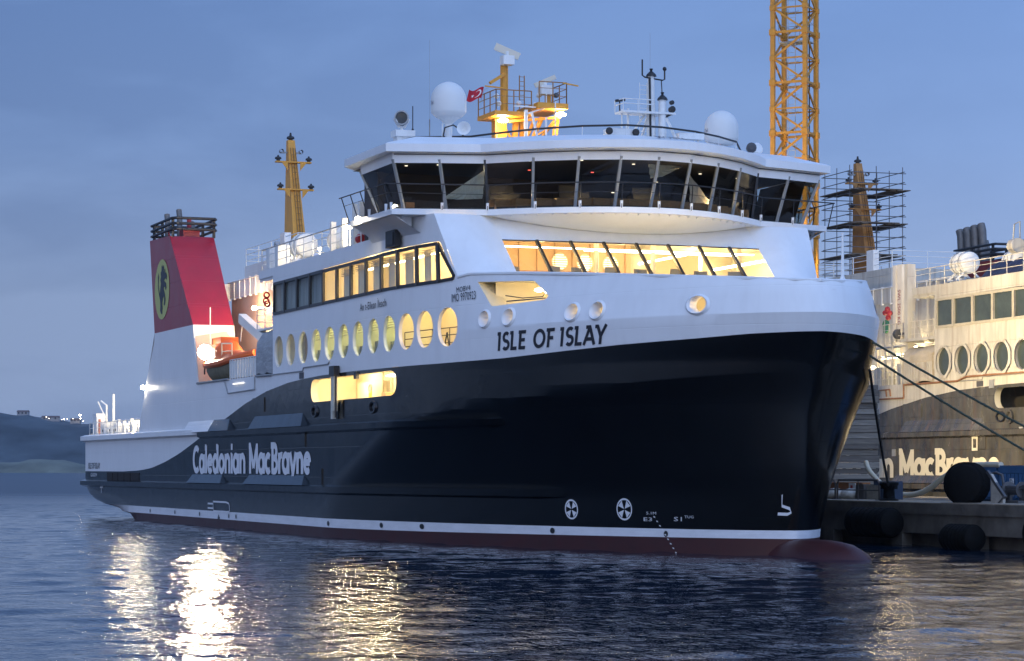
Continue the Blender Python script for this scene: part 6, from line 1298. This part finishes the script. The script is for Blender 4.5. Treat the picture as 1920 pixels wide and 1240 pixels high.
# ------------------------------------------------------------------ far shore
VD = Vector((-math.cos(YAW), math.sin(YAW), 0)); RD = Vector((math.sin(YAW), math.cos(YAW), 0)); CO = Vector((166.74, -42.65, 0))
def far(lat, dep, z): return CO + VD * dep + RD * lat + Vector((0, 0, z))
def ridge_h(x): return interp(x, [-2600, -1500, -900, -600, -422, -398, -385, -350, -320, -290, -200, 0, 400], [90, 75, 62, 55, 49.5, 48, 44, 41.5, 42, 39, 36, 30, 18])
def hills():
    rg = np.random.default_rng(5); mb = MB(); lat = [-2600 + 8 * i for i in range(380)]; dep = [1800, 1830, 1870, 1920, 1960, 2000, 2030, 2150, 2500]
    frac = [0, .10, .34, .66, .86, .97, 1.0, .95, .8]
    ph = rg.uniform(0, 6.28, 12)
    rings = []
    for d, f in zip(dep, frac):
        r = []
        for i, x in enumerate(lat):
            n = sum(math.sin(x / w + ph[j] + d * .02) * a for j, (w, a) in enumerate(((90, 2.2), (41, 1.5), (17, .9), (7.3, .6))))
            r.append(far(x, d + 14 * math.sin(x / 60 + f * 3), max(-.5, ridge_h(x) * f + n * f + (rg.uniform(-.8, 1.0) if f > .9 else 0)) if f else -1))
        rings.append(r)
    mb.loft(rings, closed=False); mb.build('hills', mat('haze blue wooded hillside', (.06, .076, .088), .95, var=.6, vs=.02), kind='structure', smooth=True, fixn=False)  # blue of the distance haze is put into the hill colour
    mb = MB(); rings = []
    for d, f in ((1700, 0), (1712, .6), (1735, 1.0), (1775, .8), (1800, 0)):
        rings.append([far(x, d, -.5 if not f else f * max(.6, interp(x, [-2600, -480, -425, -370, -340, -300, -250, 0], [3, 3.5, 4, 7, 10, 6, 3, 2]) + .8 * math.sin(x / 9) + .5 * math.sin(x / 3.7))) for x in [-2600 + 8 * i for i in range(340)]])
    mb.loft(rings, closed=False); mb.build('shore', mat('pale shore rock and scrub', (.14, .15, .12), .95, var=.5, vs=.03), kind='structure', smooth=True, fixn=False)
hills()
for x, w, h, lb in ((-409, 9, 3.6, 'small flat roofed house at the left end of the hilltop'), (-386, 14, 3.4, 'long low house on the hilltop left of the lights'), (-365, 8, 3.0, 'small house on the hilltop between the far lights')):
    p = far(x, 2032, ridge_h(x) - 2); t = thing('house', lb, 'house', p, -YAW)
    mb = MB(); mb.box(-4, -w / 2, 0, 4, w / 2, h); mb.build('wall', mat('far grey wall', (.25, .24, .24), .8), t)
    mb = MB(); mb.prism([(-4.3, -w / 2 - .3, h), (4.3, -w / 2 - .3, h), (0, -w / 2 - .3, h + 1.5)], (0, w + .6, 0)); mb.build('roof', mat('far tiled roof', (.12, .08, .07), .8), t)
    mb = MB()
    for k in range(3): mb.box(4.0, -w / 3 + k * w / 3 - .6, 2, 4.05, -w / 3 + k * w / 3 + .6, 3.6)
    mb.build('window', M_frame, t)
for i, (px, py, r, e) in enumerate(((150, 779, .75, 60), (151, 785, .4, 25), (120, 786, .5, 35), (87, 782, .32, 14), (92, 785, .28, 12), (126, 786, .28, 12), (137, 785.5, .28, 12), (156, 790, .3, 14), (116, 787, .25, 9))):
    D = 2025; x = (px - 960) / 4553 * D; zz = 3.26 + (878.3 - py) / 4553 * D; base = far(x, D, min(zz - 3, ridge_h(x) - 3))
    t = thing('street_lamp', ('brightest street lamp on the far hilltop', 'dim street lamp just under the brightest one on the far hilltop', 'second brightest street lamp standing apart on the far hilltop', 'first small street lamp of the string on the far hilltop, nearest the houses', 'small street lamp just below the first of the string on the far hilltop', 'small street lamp beside the second brightest one on the far hilltop', 'small street lamp between the two bright ones on the far hilltop', 'lowest street lamp, closest to the ferry stern on the far hilltop', 'faintest street lamp before the second brightest one on the far hilltop')[i], 'street lamp', base, group='street lamps on the far hilltop')
    mb = MB(); mb.tube([(0, 0, 0), (0, 0, zz - base.z)], .12, 5); mb.build('pole', M_dgrey, t)
    mb = MB(); mb.lathe([(0, -r), (r * .7, -r * .7), (r, 0), (r * .7, r * .7), (0, r)], (0, 0, zz - base.z), n=10); mb.build('lamp_globe', lampmat('far lamp %d' % e, (1, .85, .62), e), t)
# ------------------------------------------------------------------ air
def haze():
    me = bpy.data.meshes.new('haze'); bm = bmesh.new(); bmesh.ops.create_cube(bm, size=1, matrix=Matrix.Translation((-1150, 500, 24)) @ Matrix.Diagonal((3400, 3600, 53, 1))); bm.to_mesh(me); bm.free()
    m = bpy.data.materials.new('haze'); m.use_nodes = True; N = m.node_tree.nodes; N.clear()
    v = N.new('ShaderNodeVolumePrincipled'); v.inputs['Color'].default_value = (.5, .72, 1, 1); v.inputs['Density'].default_value = .00004; o = N.new('ShaderNodeOutputMaterial'); m.node_tree.links.new(v.outputs[0], o.inputs['Volume'])
    ob = finish(me, 'haze', m); ob['kind'] = 'stuff'; ob['label'] = 'thin blue evening haze over the harbour'
    return ob
haze()
